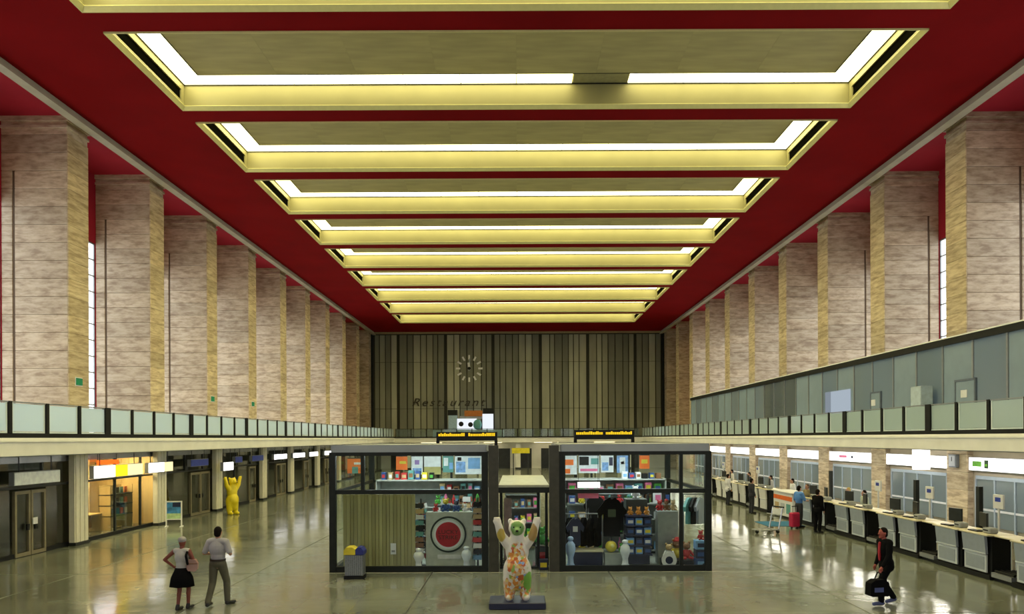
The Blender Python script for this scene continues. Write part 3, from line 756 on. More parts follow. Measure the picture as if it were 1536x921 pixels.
# under the back gallery: columns, glazed doors, yellow sign
wb2 = bpy.data.objects['wall_back']
bd = MB(); bd.box(-18.5, 18.5, YB - 0.9, YB - 0.8, 0, 3.36); bd.build('lower_wall', CREAM, wb2)
dm = MB().box(0, 1.5, -0.06, 0, 0, 2.5).mesh('glazed_door', DARK)
for q in range(12):
    link('glazed_door', dm, wb2, (-16.0 + q * 2.7, YB - 0.9, 0))
cm = MB().box(-0.3, 0.3, -0.3, 0.3, 0, 3.28)
for q in range(7):
    t = thing('gallery_column', '%s cream square column under the back gallery, counting from the left' % ORD[q], 'column', (-13.5 + q * 4.5, 91.2, 0), group='columns under the back gallery')
    link('shaft', cm.mesh('shaft', CREAM), t); MB().box(-0.36, 0.36, -0.36, 0.36, 0, 0.2).build('base', DARK, t)
t = thing('exit_board', 'small yellow board hung under the back gallery, seen above the kiosk entrance', 'sign', (PX(781, 60), 60, 0))
MB().box(-0.72, 0.72, -0.05, 0.05, PZ(680, 60), PZ(672, 60)).build('board', plain('board_yellow', (0.8, 0.68, 0.02), 0.4), t)
for x in (-0.6, 0.6): MB().tube((x, 0, 0), (x, 0, PZ(680, 60) + 0.02), 0.04).build('pole', DARK, t)
for q in range(4):
    t = thing('gallery_lamp', '%s lamp fitting under the back gallery from the left' % ORD[q], 'ceiling lamp', (-10.5 + 7 * q, 92.3, 3.3), group='lamps under the back gallery')
    link('diffuser', MB().box(-1.5, 1.5, -0.2, 0.2, -0.06, 0).mesh('diffuser', emit('gallery_lamp_glow', (1, 0.85, 0.5), 4.0)), t); MB().box(-1.55, 1.55, -0.25, 0.25, 0, 0.05).build('case', GREY, t)

# ------------------------------------------------------------------ ground floor, right: wall, light boxes, doors
XR = 19.15
wr = bpy.data.objects['wall_right']
MB().box(XR, XR + 0.3, 8, 90, 0, 3.36).build('lower_wall', BEIGE, wr)
dn = 0
FRB = plain('pale_blue_grey_frame', (0.42, 0.50, 0.58), 0.4, var=0.05)
GLD = glass('office_glass', (0.55, 0.65, 0.68), 0.25, film=0.62, film_col=(0.55, 0.64, 0.66))
for k in range(-1, 8):
    ya = PIL0 + S * (k - 1) + PTH; yb = PIL0 + S * k
    if k < 7:
        lab = ['light box beyond the right picture edge', 'light box with a green square at the right picture edge', 'light box with a violet mark, second from the right edge',
               'light box with red marks, third from the right edge', 'plain white light box, fourth from the right edge', 'plain white light box, fifth from the right edge',
               'plain white light box, sixth from the right edge', 'farthest plain white light box'][k + 1]
        t = lightbox('lightbox_sign', 'long white ' + lab, XR - 0.02, ya + 0.05, yb - 0.05, 2.36, 2.92, [(0, 1, LBOX)], 'light boxes along the right wall', nx=-1)
        t.location.x = XR - 0.2
        if k == 0:
            MB().box(-0.03, -0.012, 4.55, 5.15, 0.18, 0.40).build('green_mark', plain('sign_green', (0.15, 0.55, 0.02)), t)
            MB().box(-0.03, -0.012, 4.10, 4.36, 0.12, 0.46).build('dark_mark', plain('sign_dark_green', (0.01, 0.06, 0.01)), t)
            MB().box(-0.035, -0.03, 4.16, 4.30, 0.2, 0.3).build('inner_mark', plain('sign_green', (0.15, 0.55, 0.02)), t)
        if k == 1: MB().box(-0.03, -0.012, 2.0, 2.3, 0.2, 0.34).build('violet_mark', PURPLE, t)
        if k == 2:
            MB().box(-0.03, -0.012, 3.0, 4.0, 0.22, 0.36).build('red_mark', PINK, t); MB().box(-0.03, -0.012, 2.2, 2.45, 0.2, 0.36).build('dark_mark', NAVY, t)
    dn += 1
    d = struct(MB().box(XR - 0.10, XR - 0.02, ya + 0.3, yb - 0.3, 2.02, 2.16).build('door_%d' % dn, FRB))
    yy = ya + 0.3; n = 4; st = (yb - ya - 0.6) / n
    for q in range(n + 1): MB().box(XR - 0.10, XR - 0.02, yy + q * st - 0.04, yy + q * st + 0.04, 0, 2.02).build('post', FRB, d)
    for q in range(n): MB().box(XR - 0.06, XR - 0.04, yy + q * st + 0.04, yy + (q + 1) * st - 0.04, 0.12, 2.02).build('pane', GLD, d)
    MB().box(XR - 0.09, XR - 0.03, yy, yy + n * st, 0.75, 0.83).build('rail', WHITE, d)
# lamps under right gallery
for k in range(0, 9):
    y = PIL0 + S * (k - 1) + 4
    t = thing('gallery_lamp', '%s long lamp fitting under the right gallery, counting from the camera' % ORD[k], 'ceiling lamp', (16.9, y, 3.30), group='lamps under the right gallery')
    link('diffuser', MB().box(-0.16, 0.16, -2.4, 2.4, -0.06, 0).mesh('diffuser', LAMP), t); MB().box(-0.22, 0.22, -2.5, 2.5, 0, 0.05).build('case', GREY, t)
# hanging white box and pillar clock on the right
t = thing('hanging_box_sign', 'white upright box sign hanging under the right gallery beside a pillar', 'sign', (18.2, 33.6, 0))
MB().box(-0.35, 0.35, -0.1, 0.1, 2.3, 3.2).build('body', LBOX, t); MB().tube((0, 0, 3.2), (0, 0, 3.37), 0.03).build('hanger', DARK, t)
t = thing('pillar_clock', 'small square grey clock box on the first right pillar, below the gallery', 'clock', (XP - 0.040, PIL0 + 0.8, 2.45))
MB().cham(-0.16, 0, -0.28, 0.28, 0, 0.56, 0.02).build('case', plain('clock_grey', (0.2, 0.22, 0.25), 0.4), t)
MB().cham(-0.175, -0.158, -0.22, 0.22, 0.06, 0.50, 0.004).build('dial', LGREY, t)
MB().box(-0.185, -0.175, -0.015, 0.015, 0.27, 0.46).build('hand', BLACK, t)

# ------------------------------------------------------------------ check-in counters
XK = 12.4
PANELG = plain('counter_panel_grey', (0.33, 0.38, 0.46), 0.5, var=0.06); PANELB = plain('counter_panel_border', (0.62, 0.68, 0.74), 0.45, var=0.05)
def counter_meshes(panel, border):
    d = {}
    d['kick_base'] = MB().box(0.0, 0.62, -0.655, 0.655, 0.0, 0.13).mesh('kick_base', BLACK)
    d['carcass'] = MB().box(0.10, 0.60, -0.60, 0.60, 0.12, 1.12).mesh('carcass', BLACK)
    lp = MB().box(0.02, 0.06, -0.48, 0.48, 0.17, 0.64); d['lower_panel'] = lp.mesh('lower_panel', border)
    d['lower_inset'] = MB().box(0.008, 0.02, -0.40, 0.40, 0.23, 0.58).mesh('inset', panel)
    up = MB().rings([[(0.0, y, 0.66), (0.06, y, 0.66), (0.03, y, 1.14), (-0.05, y, 1.14)] for y in (-0.50, 0.50)]); d['upper_panel'] = up.mesh('upper_panel', panel)
    tr = MB()
    tr.box(-0.02, 0.0, -0.50, 0.50, 0.655, 0.685); d['upper_trim'] = tr.mesh('trim', border)
    d['worktop'] = MB().cham(-0.06, 0.72, -0.64, 0.64, 1.145, 1.19, 0.012).mesh('worktop', CREAMTOP)
    return d
CM = counter_meshes(PANELG, PANELB)
CMW = counter_meshes(plain('counter_panel_lit_white', (0.74, 0.75, 0.76), 0.5, var=0.04), WHITE)  # far panels coloured white to hold the bright light falling on them
mon_me = MB().cham(-0.03, 0.03, -0.24, 0.24, 0.12, 0.50, 0.01).mesh('screen', DARK)
scr_me = MB().box(0.031, 0.035, -0.21, 0.21, 0.15, 0.47).mesh('display', plain('screen_grey', (0.10, 0.12, 0.14), 0.2))
std_me = MB().box(-0.02, 0.02, -0.04, 0.04, 0.015, 0.2).mesh('stand', DARK); fot_me = MB().box(-0.1, 0.1, -0.12, 0.12, 0, 0.015).mesh('foot', DARK)
prn_me = MB().cham(-0.13, 0.13, -0.15, 0.15, 0, 0.15, 0.03).mesh('printer_body', plain('printer_grey', (0.30, 0.32, 0.33), 0.5)); slot2 = MB().box(-0.133, -0.128, -0.1, 0.1, 0.07, 0.10).mesh('paper_slot', BLACK)
kb_me = MB().cham(-0.08, 0.08, -0.22, 0.22, 0, 0.03, 0.008).mesh('keyboard', BLACK)
pairs = [17.4 + 3.5 * k for k in range(10)]
ci = 0
for k, yc in enumerate(pairs):
    if k == 5: continue     # an information desk stands in this gap
    white = k >= 5
    for j, dy in enumerate((-0.66, 0.66)):
        ci += 1
        o = ORD[ci - 1]
        t = thing('check_in_counter', '%s check-in counter from the camera, %s panels under a cream top' % (o, 'white' if white else 'grey'), 'counter', (XK, yc + dy, 0), group='check-in counters')
        for nm_, me in (CMW if white else CM).items():
            if nm_ == 'lower_inset' or nm_ == 'upper_trim': continue
            p = link(nm_, me, t)
            if nm_ == 'lower_panel': link('inset', (CMW if white else CM)['lower_inset'], p)
            if nm_ == 'upper_panel': link('trim', (CMW if white else CM)['upper_trim'], p)
        z = 1.192
        t = thing('monitor', 'dark monitor on the %s check-in counter from the camera' % o, 'monitor', (XK + 0.42, yc + dy + 0.25, z), R(12 * (1 if j else -1)), group='monitors on the check-in counters')
        link('foot', fot_me, t); link('stand', std_me, t); sc_ = link('screen', mon_me, t); link('display', scr_me, sc_)
        t = thing('ticket_printer', 'pale grey ticket printer on the %s check-in counter' % o, 'printer', (XK + 0.25, yc + dy - 0.3, z), group='ticket printers')
        link('printer_body', prn_me, t); link('paper_slot', slot2, t)
        tag(link('keyboard', kb_me, None, (XK + 0.16, yc + dy + 0.22, z)), 'black keyboard on the %s check-in counter' % o, 'keyboard', 'keyboards on the counters')
    # baggage scale in the gap
    if k + 1 < len(pairs) and k != 4:
        t = thing('baggage_scale', '%s baggage scale between check-in counters, counting from the camera' % ORD[k], 'baggage scale', (XK, yc + 1.75, 0), group='baggage scales')
        MB().box(0.1, 0.9, -0.40, 0.40, 0.0, 0.10).build('base', BLACK, t)
        MB().box(0.02, 1.0, -0.40, 0.40, 0.10, 0.22).build('skirt', GREY, t)
        for q in range(6): MB().tube((0.12 + q * 0.15, -0.38, 0.25), (0.12 + q * 0.15, 0.38, 0.25), 0.035).build('roller', BLACK, t)
        for y in (-0.39, 0.33): MB().box(0.55, 0.61, y, y + 0.06, 0.22, 1.145).build('post', CREAMTOP, t)
        MB().box(0.55, 0.58, -0.33, 0.33, 0.55, 0.85).build('panel', plain('scale_panel', (0.5, 0.47, 0.3), 0.5), t)
        MB().cham(0.10, 0.72, -0.41, 0.41, 1.145, 1.185, 0.012).build('shelf', CREAMTOP, t)
    # information pole between this pair and the next
    if k % 2 == 1 or k in (0, 2):
        t = thing('sign_pole', 'slim white pole sign standing behind the %s counter pair' % ORD[k], 'sign', (XK + 1.1, yc, 0), group='pole signs behind the counters')
        MB().tube((0, 0, 0.03), (0, 0, 2.1), 0.03).build('pole', WHITE, t)
        MB().lathe([(0.18, 0), (0.18, 0.02), (0.03, 0.04)]).build('foot', GREY, t)
        MB().cham(-0.03, 0.03, -0.22, 0.22, 1.75, 2.15, 0.01).build('plate', WHITE, t)
        MB().box(-0.036, -0.03, -0.12, 0.12, 1.95, 2.07).build('mark', BLUESIGN, t)
    if k in (1, 2, 4):
        t = thing('booth_post', 'dark upright post behind the %s counter pair' % ORD[k], 'post', (XK + 1.3, yc + 1.2, 0), group='dark posts behind the counters')
        MB().box(-0.06, 0.06, -0.08, 0.08, 0.02, 2.3).build('shaft', DARK, t); MB().box(-0.12, 0.12, -0.14, 0.14, 0, 0.02).build('foot', DARK, t)
# staffed information desk with orange pattern
t = thing('information_desk', 'white information desk with an orange band among the check-in counters', 'desk', (XK, 34.9, 0))
MB().box(0.05, 0.8, -1.2, 1.2, 0, 0.1).build('plinth', BLACK, t); MB().cham(0.0, 0.8, -1.25, 1.25, 0.1, 1.2, 0.02).build('body', WHITE, t)
MB().box(-0.012, 0.0, -1.2, 1.2, 0.85, 1.05).build('orange_band', ORANGE, t); MB().cham(-0.08, 0.85, -1.3, 1.3, 1.2, 1.25, 0.015).build('top', WHITE, t)
for q in range(3): MB().box(-0.014, 0.0, -1.0 + q * 0.75, -0.5 + q * 0.75, 0.25, 0.7).build('poster', (TEAL, LGREY, TAN)[q], t)
tag(MB().box(10.6, 12.2, 31.6, 33.4, 0.001, 0.013).build('blue_mat', plain('mat_blue', (0.02, 0.16, 0.35), 0.8)), 'flat blue mat on the floor in front of the information desk', 'mat')

# ------------------------------------------------------------------ kiosk
KY = 21.2; KB = 26.9; KW = 5.35; KH = 3.61
def kx(px, d=KY): return PX(px, d)
kt = thing('glass_kiosk', 'black framed glass shop kiosk in two wings in the middle of the hall', 'kiosk', (0, KY, 0))
KD = KB - KY
KF = plain('kiosk_frame', (0.010, 0.013, 0.011), 0.45, var=0.2, spec=0.3); KG = plain('kiosk_roof_metal', (0.33, 0.36, 0.38), 0.4, metal=0.3, var=0.15, scale=0.8)
KP = plain('kiosk_post_bronze', (0.05, 0.048, 0.034), 0.4, metal=0.2, var=0.2)
wings = {'left': (-5.28, -0.95), 'right': (1.25, 5.40)}
for wn_, (xa, xb) in wings.items():
    MB().box(xa, xb, 0, KD, KH - 0.06, KH).build('roof', KG, kt)
    fa = MB(); fa.box(xa - 0.02, xb + 0.02, -0.05, 0, KH - 0.2, KH + 0.01); fa.box(xa - 0.02, xb + 0.02, KD, KD + 0.05, KH - 0.2, KH + 0.01)
    fa.box(xa - 0.05, xa, 0, KD, KH - 0.2, KH); fa.box(xb, xb + 0.05, 0, KD, KH - 0.2, KH); fa.build('roof_fascia', KG, kt)
    MB().box(xa, xb, -0.06, 0.06, KH - 0.30, KH - 0.2).build('top_beam', KF, kt)
    MB().box(xa, xb, KD - 0.06, KD + 0.04, KH - 0.30, KH - 0.2).build('top_beam', KF, kt)
    MB().box(xa, xb, -0.06, 0.06, 2.22, 2.34).build('transom', KF, kt)
    MB().box(xa, xb, KD - 0.06, KD + 0.04, 2.22, 2.30).build('transom', KF, kt)
    MB().box(xa, xb, -0.06, 0.06, 0.0, 0.16).build('plinth', KF, kt)
    MB().box(xa, xb, KD - 0.06, KD + 0.04, 0.0, 0.14).build('plinth', KF, kt)
    for x in (xa, xb):
        MB().box(x - 0.06, x + 0.06, 0.06, KD - 0.06, 2.22, 2.32).build('side_transom', KF, kt)
        MB().box(x - 0.06, x + 0.06, 0.06, KD - 0.06, 0, 0.14).build('side_plinth', KF, kt)
        for y in (-0.08, KD - 0.08): MB().box(x - 0.09, x + 0.09, y, y + 0.16, 0, KH - 0.2).build('post', KF, kt)
        MB().box(x - 0.01, x + 0.01, 0.1, KD - 0.1, 2.33, KH - 0.3).build('side_pane', GL_KIOSK, kt)
        MB().box(x - 0.01, x + 0.01, 0.1, KD - 0.1, 0.15, 2.21).build('side_pane', GL_KIOSK, kt)
    MB().box(xa + 0.06, xb - 0.06, 0.06, KD - 0.06, 0.0, 0.02).build('floor_deck', plain('kiosk_floor', (0.30, 0.33, 0.30), 0.4), kt)
# front glazing with the mullions the photograph shows
def front_row(cuts, z0, z1):
    for i, (a, b) in enumerate(zip(cuts[:-1], cuts[1:])):
        if i: MB().box(a - 0.05, a + 0.05, -0.05, 0.05, z0, z1).build('mullion', KF, kt)
        MB().box(a + 0.05, b - 0.05, -0.01, 0.01, z0 + 0.005, z1 - 0.005).build('pane', GL_KIOSK, kt)
front_row([-5.24, kx(544), -0.99], 2.34, KH - 0.3); front_row([1.29, kx(1021), 5.36], 2.34, KH - 0.3)
front_row([-5.24, -0.99], 0.16, 2.22); front_row([1.29, kx(1021), 5.36], 0.16, 2.22)
for (xa, xb) in wings.values():
    n = 3; st = (xb - xa - 0.1) / n
    for q in range(n):
        x0 = xa + 0.05 + q * st
        if q: MB().box(x0 - 0.04, x0 + 0.04, KD - 0.05, KD + 0.03, 0.14, KH - 0.3).build('back_mullion', KF, kt)
        MB().box(x0 + 0.04, x0 + st - 0.04, KD - 0.02, KD, 2.31, KH - 0.31).build('back_pane', GL_KIOSK, kt)
        MB().box(x0 + 0.04, x0 + st - 0.04, KD - 0.02, KD, 0.15, 2.21).build('back_pane', GL_KIOSK, kt)
# middle: bronze double posts, low flat roof and the glazed entrance
for x in (-0.70, 1.02):
    MB().box(x - 0.14, x + 0.14, -0.12, 0.12, 0, KH - 0.02).build('entrance_post', KP, kt)
MB().box(-0.56, 0.88, 0.0, KD - 0.1, 2.36, 2.46).build('entrance_roof', plain('entrance_roof_grey', (0.50, 0.52, 0.47), 0.6), kt)
MB().box(-0.56, 0.88, -0.08, 0.0, 2.24, 2.46).build('entrance_lintel', KF, kt)
MB().box(-0.56, 0.88, -0.10, -0.08, 2.40, 2.46).build('entrance_lintel_edge', plain('lintel_edge', (0.35, 0.36, 0.28), 0.5), kt)
for x in (-0.50, 0.58, 0.82): MB().box(x - 0.04, x + 0.04, 0.5, 0.6, 0, 2.36).build('entrance_mullion', KF, kt)
MB().box(-0.46, 0.54, 0.54, 0.56, 0.05, 2.34).build('entrance_pane', GL_KIOSK, kt); MB().box(0.62, 0.78, 0.54, 0.56, 0.05, 2.34).build('entrance_pane', GL_KIOSK, kt)
MB().box(-0.54, 0.86, 0.45, 0.65, 0.0, 0.05).build('threshold', KF, kt)
# strip lamps added to brighten the kiosk interior
for q, (x, y, wd) in enumerate(((-3.1, 22.6, 1.7), (-3.1, 25.0, 1.7), (3.3, 22.6, 1.7), (3.3, 25.0, 1.7), (0.15, 24.0, 0.5))):
    z = KH - 0.06 if abs(x) > 1 else 2.36
    t = thing('kiosk_fill_lamp', '%s added strip lamp under the kiosk %s roof' % (('front', 'rear', 'front', 'rear', 'single')[q], ('left wing', 'left wing', 'right wing', 'right wing', 'entrance')[q]), 'ceiling lamp', (x, y, z), group='added kiosk fill lamps')
    MB().box(-wd, wd, -0.10, 0.10, -0.08, -0.03).build('diffuser', emit('kiosk_fill_glow', (0.92, 1.0, 0.95), 20.0), t); MB().box(-wd - 0.04, wd + 0.04, -0.14, 0.14, -0.03, 0).build('case', GREY, t)

def at(px, d): return PX(px, d)
# ---- left wing: slatted screen, logo panel, racks
t = thing('slatted_screen', 'olive screen of upright boards filling the left of the kiosk window', 'screen', (0, 21.55, 0.02))
x0, x1 = at(514, 21.55), at(622, 21.55)
n = 20; st = (x1 - x0) / n
OL = [plain('olive_board_%d' % q, c, 0.55, var=0.14, scale=1.5, stretch=(3, 3, 0.3)) for q, c in enumerate(((0.36, 0.33, 0.14), (0.41, 0.38, 0.17), (0.32, 0.295, 0.12)))]
for q in range(n): MB().cham(x0 + q * st + 0.004, x0 + (q + 1) * st - 0.004, -0.012 * (q % 2), 0.03, 0, 2.16, 0.004).build('board', OL[q % 3], t)
MB().box(x0, x1, 0.03, 0.06, 0.1, 2.1).build('backing', OL[2], t)
t = thing('wall_notice', 'small white paper notice pinned low on the olive screen', 'notice', (at(589, 21.5), 21.53, 0.45))
MB().box(-0.08, 0.08, -0.004, 0.0, 0, 0.32).build('sheet', WHITE, t); MB().box(-0.05, 0.05, -0.006, -0.004, 0.06, 0.12).build('print', GREY, t)

def panel_logo():
    d = 21.8
    t = thing('logo_display', 'grey display panel with a large red round emblem ringed white and black', 'display panel', (at(675, d), d, 0.02))
    MB().cham(-0.72, 0.72, 0, 0.3, 0.0, 1.62, 0.01).build('panel', plain('display_grey', (0.50, 0.53, 0.47), 0.5), t)
    zc = PZ(801, d) - 0.02; xc = at(672, d) - at(675, d)
    MB().disc((xc, zc), 0.53, -0.03, 0.0, 40).build('outer_ring', plain('ring_dark_green', (0.008, 0.02, 0.014), 0.4), t)
    MB().disc((xc, zc), 0.475, -0.04, -0.03, 40).build('pale_ring', plain('ring_pale', (0.55, 0.62, 0.55), 0.4), t)
    MB().disc((xc, zc), 0.425, -0.048, -0.04, 40).build('white_ring', WHITE, t)
    rd = MB().disc((xc, zc), 0.365, -0.058, -0.048, 40).build('red_disc', plain('emblem_red', (0.42, 0.006, 0.022), 0.4), t)
    bl = plain('emblem_print', (0.05, 0.002, 0.004), 0.5)
    text('lettering', 'LUCKY', 0.17, bl, t, (xc, -0.062, zc + 0.07), sx=1.1, extrude=0.003)
    text('lettering', 'STRIKE', 0.17, bl, t, (xc, -0.062, zc - 0.09), sx=1.1, extrude=0.003)
    MB().box(xc - 0.32, xc + 0.36, -0.012, 0.0, zc - 0.72, zc - 0.6).build('label_strip', plain('label_pale', (0.72, 0.72, 0.74), 0.5), t)
panel_logo()

def plush(name, label, loc, h, mat, mat2=None, rz=0.0, cat='soft toy', hat=None, group='soft toys in the kiosk'):
    """little seated toy: body, head, ears, limbs"""
    t = thing(name, label, cat, loc, rz, group)
    s = h
    b = MB().ell((0, 0, 0.27 * s), 0.22 * s, 0.19 * s, 0.27 * s, 10, 6)
    b.build('body', mat, t, True)
    hd = MB().ell((0, -0.03 * s, 0.70 * s), 0.21 * s, 0.19 * s, 0.20 * s, 10, 6); hd.ell((0, -0.2 * s, 0.66 * s), 0.09 * s, 0.08 * s, 0.07 * s, 8, 5)
    for q in (-1, 1): hd.ell((q * 0.16 * s, 0, 0.88 * s), 0.075 * s, 0.05 * s, 0.085 * s, 8, 5)
    hd.build('head', mat2 or mat, t, True)
    for q in (-1, 1):
        MB().capsule((q * 0.2 * s, -0.02 * s, 0.44 * s), 0.07 * s, (q * 0.3 * s, -0.16 * s, 0.24 * s), 0.065 * s, 8).build('arm', mat, t, True)
        MB().capsule((q * 0.13 * s, -0.08 * s, 0.09 * s), 0.085 * s, (q * 0.2 * s, -0.30 * s, 0.09 * s), 0.08 * s, 8).build('leg', mat, t, True)
    if hat: MB().lathe([(0.2 * s, 0), (0.2 * s, 0.03 * s), (0.12 * s, 0.05 * s), (0.11 * s, 0.16 * s), (0.02 * s, 0.19 * s)], (0, 0, 0.84 * s), 10).build('hat', hat, t, True)
    return t
def carton(name, label, loc, w, dpt, h, mat, mat2, group='boxes in the kiosk', cat='box'):
    t = thing(name, label, cat, loc, 0, group)
    MB().cham(-w / 2, w / 2, -dpt / 2, dpt / 2, 0, h, min(w, h) * 0.04).build('carton', mat, t)
    MB().box(-w * 0.36, w * 0.36, -dpt / 2 - 0.004, -dpt / 2 + 0.002, h * 0.25, h * 0.7).build('print', mat2, t)
    return t
def shirt(label, loc, w, h, mat, rz=0.0, mark=None, group='garments on the kiosk rails'):
    t = thing('hanging_shirt', label, 'shirt', loc, rz, group)
    o = [(-0.30, -1), (0.30, -1), (0.30, -0.42), (0.46, -0.52), (0.54, -0.34), (0.24, -0.06), (0.09, 0.0), (0.0, -0.05), (-0.09, 0.0), (-0.24, -0.06), (-0.54, -0.34), (-0.46, -0.52), (-0.30, -0.42)]
    MB().prism([(x * w, z * h) for x, z in o], -0.05, 0.05).build('body', mat, t)
    MB().tube((0, 0, -0.02), (0, 0, 0.07), 0.008, n=6).build('hanger_hook', GREY, t)
    if mark: MB().box(-0.14 * w, 0.14 * w, -0.056, -0.05, -0.5 * h, -0.3 * h).build('print', mark, t)
def rail(label, x, y, w, z, depth=0.5):
    t = thing('clothes_rail', label, 'clothes rail', (x, y, 0.02), group='clothes rails in the kiosk')
    MB().tube((-w / 2, 0, z), (w / 2, 0, z), 0.018, n=8).build('bar', GREY, t)
    for q in (-1, 1):
        MB().tube((q * w / 2, 0, 0.03), (q * w / 2, 0, z + 0.015), 0.018, n=8).build('upright', GREY, t)
        MB().box(q * w / 2 - 0.03, q * w / 2 + 0.03, -depth / 2, depth / 2, 0, 0.03).build('foot', GREY, t)
def shelf_unit(label, x0, x1, y0, y1, zs, mat=GREY, top=None, sides=True):
    t = thing('shelf_unit', label, 'shelf', ((x0 + x1) / 2, (y0 + y1) / 2, 0.02), group='shelf units in the kiosk')
    w = (x1 - x0) / 2; d = (y1 - y0) / 2; H = top or zs[-1] + 0.03
    for z in zs: MB().box(-w, w, -d, d, z - 0.02, z + 0.02).build('board', mat, t)
    if sides:
        for q in (-w, w - 0.03): MB().box(q, q + 0.03, -d, d, 0, H).build('side', mat, t)
    MB().box(-w, w, d - 0.02, d, 0, H).build('back', mat, t)
def postcards(label, x, y, h, seed, n=8, w=0.24):
    r = random.Random(seed)
    t = thing('postcard_rack', label, 'postcard rack', (x, y, 0.02), r.uniform(-0.3, 0.3), 'postcard racks in the kiosk')
    MB().tube((0, 0, 0.02), (0, 0, h), 0.025, n=8).build('pole', DARK, t); MB().lathe([(0.2, 0), (0.2, 0.03), (0.03, 0.05)], n=14).build('foot', DARK, t)
    cols = [BLACK, WHITE, TEAL, TAN, DARK, SKYBLUE, REDC, CREAMTOP, BROWN]
    for i in range(n):
        z = 0.25 + (h - 0.35) * i / n
        for q in range(4):
            a = q * math.pi / 2
            o = MB().box(-w / 2, w / 2, -0.006, 0.006, 0, (h - 0.35) / n * 0.8).build('card', r.choice(cols), t, loc=(0.16 * math.sin(a), -0.16 * math.cos(a), z)); o.rotation_euler = (R(-14), 0, a)

# left wing contents
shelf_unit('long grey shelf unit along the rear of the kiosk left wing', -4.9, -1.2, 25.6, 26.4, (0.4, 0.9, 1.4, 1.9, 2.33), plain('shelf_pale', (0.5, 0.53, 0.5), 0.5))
postcards('black and white postcard rack just right of the olive screen', at(631, 22.0), 22.0, 2.0, 4, 10)
postcards('tall postcard rack at the right end of the kiosk left wing', at(716, 21.75), 21.75, 2.05, 9, 10)
postcards('postcard rack behind the red emblem panel', at(700, 23.3), 23.3, 2.1, 12, 9)
def vase(label, loc, h, mat, group='white figures beside the emblem panel'):
    t = thing('display_figure', label, 'figurine', loc, 0, group)
    MB().lathe([(0.16, 0), (0.17, 0.05 * h), (0.09, 0.18 * h), (0.08, 0.35 * h), (0.15, 0.6 * h), (0.13, 0.75 * h), (0.06, 0.85 * h)], n=14).build('body', mat, t, True)
    MB().ell((0, 0, 0.92 * h), 0.09, 0.09, 0.08 * h, 10, 6).build('head', mat, t, True)
vase('white curved figure left of the red emblem panel', (at(627, 21.45), 21.45, 0.02), 0.62, WHITE)
vase('white curved figure right of the red emblem panel', (at(699, 21.45), 21.43, 0.02), 0.68, plain('bluish_white', (0.7, 0.76, 0.88), 0.4))
zt = 1.642
plush('soft_toy', 'blue soft toy with yellow head on top of the red emblem panel', (at(668, 21.9), 21.95, zt), 0.42, BLUE, YELC)
plush('soft_toy', 'navy soft toy sitting right of the yellow-headed one on the emblem panel', (at(684, 21.9), 21.95, zt), 0.36, BLUE, NAVY)
plush('soft_toy', 'small red soft toy on the left end of the emblem panel', (at(653, 21.9), 21.95, zt), 0.26, REDC)
plush('soft_toy', 'white soft toy on the right end of the emblem panel', (at(697, 21.9), 21.95, zt), 0.24, WHITE)
r = random.Random(21)
palette = [(TEAL, 'teal'), (WHITE, 'white'), (TAN, 'tan'), (BLUE, 'blue'), (REDC, 'red'), (YELC, 'yellow'), (BLACK, 'black'), (PINK, 'pink'), (GREENC, 'green'), (SKYBLUE, 'sky blue'), (BROWN, 'brown')]
def stock(xa, xb, y, z, n, hmax, where, seed):
    r = random.Random(seed); st = (xb - xa) / n
    for q in range(n):
        mt, nm = r.choice(palette); mt2, _ = r.choice(palette)
        carton('goods_box', '%s box, %s from the left on %s' % (nm, ORD[q], where), (xa + (q + 0.5) * st, y, z), st * r.uniform(0.55, 0.85), 0.3, hmax * r.uniform(0.55, 0.95), mt, mt2)
stock(-2.75, -1.3, 25.9, 1.94, 6, 0.34, 'the upper board of the left wing shelf', 1)
stock(-2.75, -1.3, 25.9, 1.44, 6, 0.40, 'the middle board of the left wing shelf', 2)
stock(-2.75, -1.3, 25.9, 0.94, 6, 0.40, 'the lower board of the left wing shelf', 3)
stock(-4.8, -2.9, 26.0, 2.37, 8, 0.36, 'top of the left wing shelf unit', 4)

# ---- posters in the upper windows
def poster(label, px0, px1, py0, py1, base, marks, d=26.83, group='posters in the upper kiosk windows'):
    t = thing('poster', label, 'poster', (at((px0 + px1) / 2, d), d, PZ(py1, d)), 0, group)
    w = (px1 - px0) / 2 * d / F_PX; h = (py1 - py0) * d / F_PX
    MB().box(-w, w, -0.01, 0.01, 0, h).build('sheet', base, t)
    for (a, b, c, e, mt) in marks: MB().box(-w + 2 * w * a, -w + 2 * w * b, -0.016, -0.01, h * c, h * e).build('print', mt, t)
    MB().box(-w, w, -0.014, 0.014, h, h + 0.03).build('hanging_bar', DARK, t)
    for q in (-0.8, 0.8): MB().tube((q * w, 0, h + 0.02), (q * w, 0, max(h + 0.05, KH - 0.055 - PZ(py1, d))), 0.006, n=5).build('cord', DARK, t)
OR2 = plain('poster_orange', (0.95, 0.20, 0.02), 0.5, var=0.05); PW = plain('poster_white', (0.80, 0.86, 0.9), 0.5); PB = plain('poster_blue_print', (0.20, 0.38, 0.72), 0.5, var=0.4, scale=9)
poster('orange poster with a dark arch in the far left upper kiosk window', 521, 541, 687, 709, OR2, [(0.35, 0.8, 0, 0.45, TEAL), (0.5, 1, 0.6, 0.75, PW)])
poster('orange poster with a pale swoosh, second from the left in the upper windows', 594, 611, 684, 704, OR2, [(0.3, 0.9, 0.45, 0.65, YELC)])
poster('white and blue poster right of the orange swoosh poster', 617, 634, 684, 711, PW, [(0.1, 0.9, 0.05, 0.35, PB), (0.3, 0.7, 0.55, 0.8, PURPLE)])
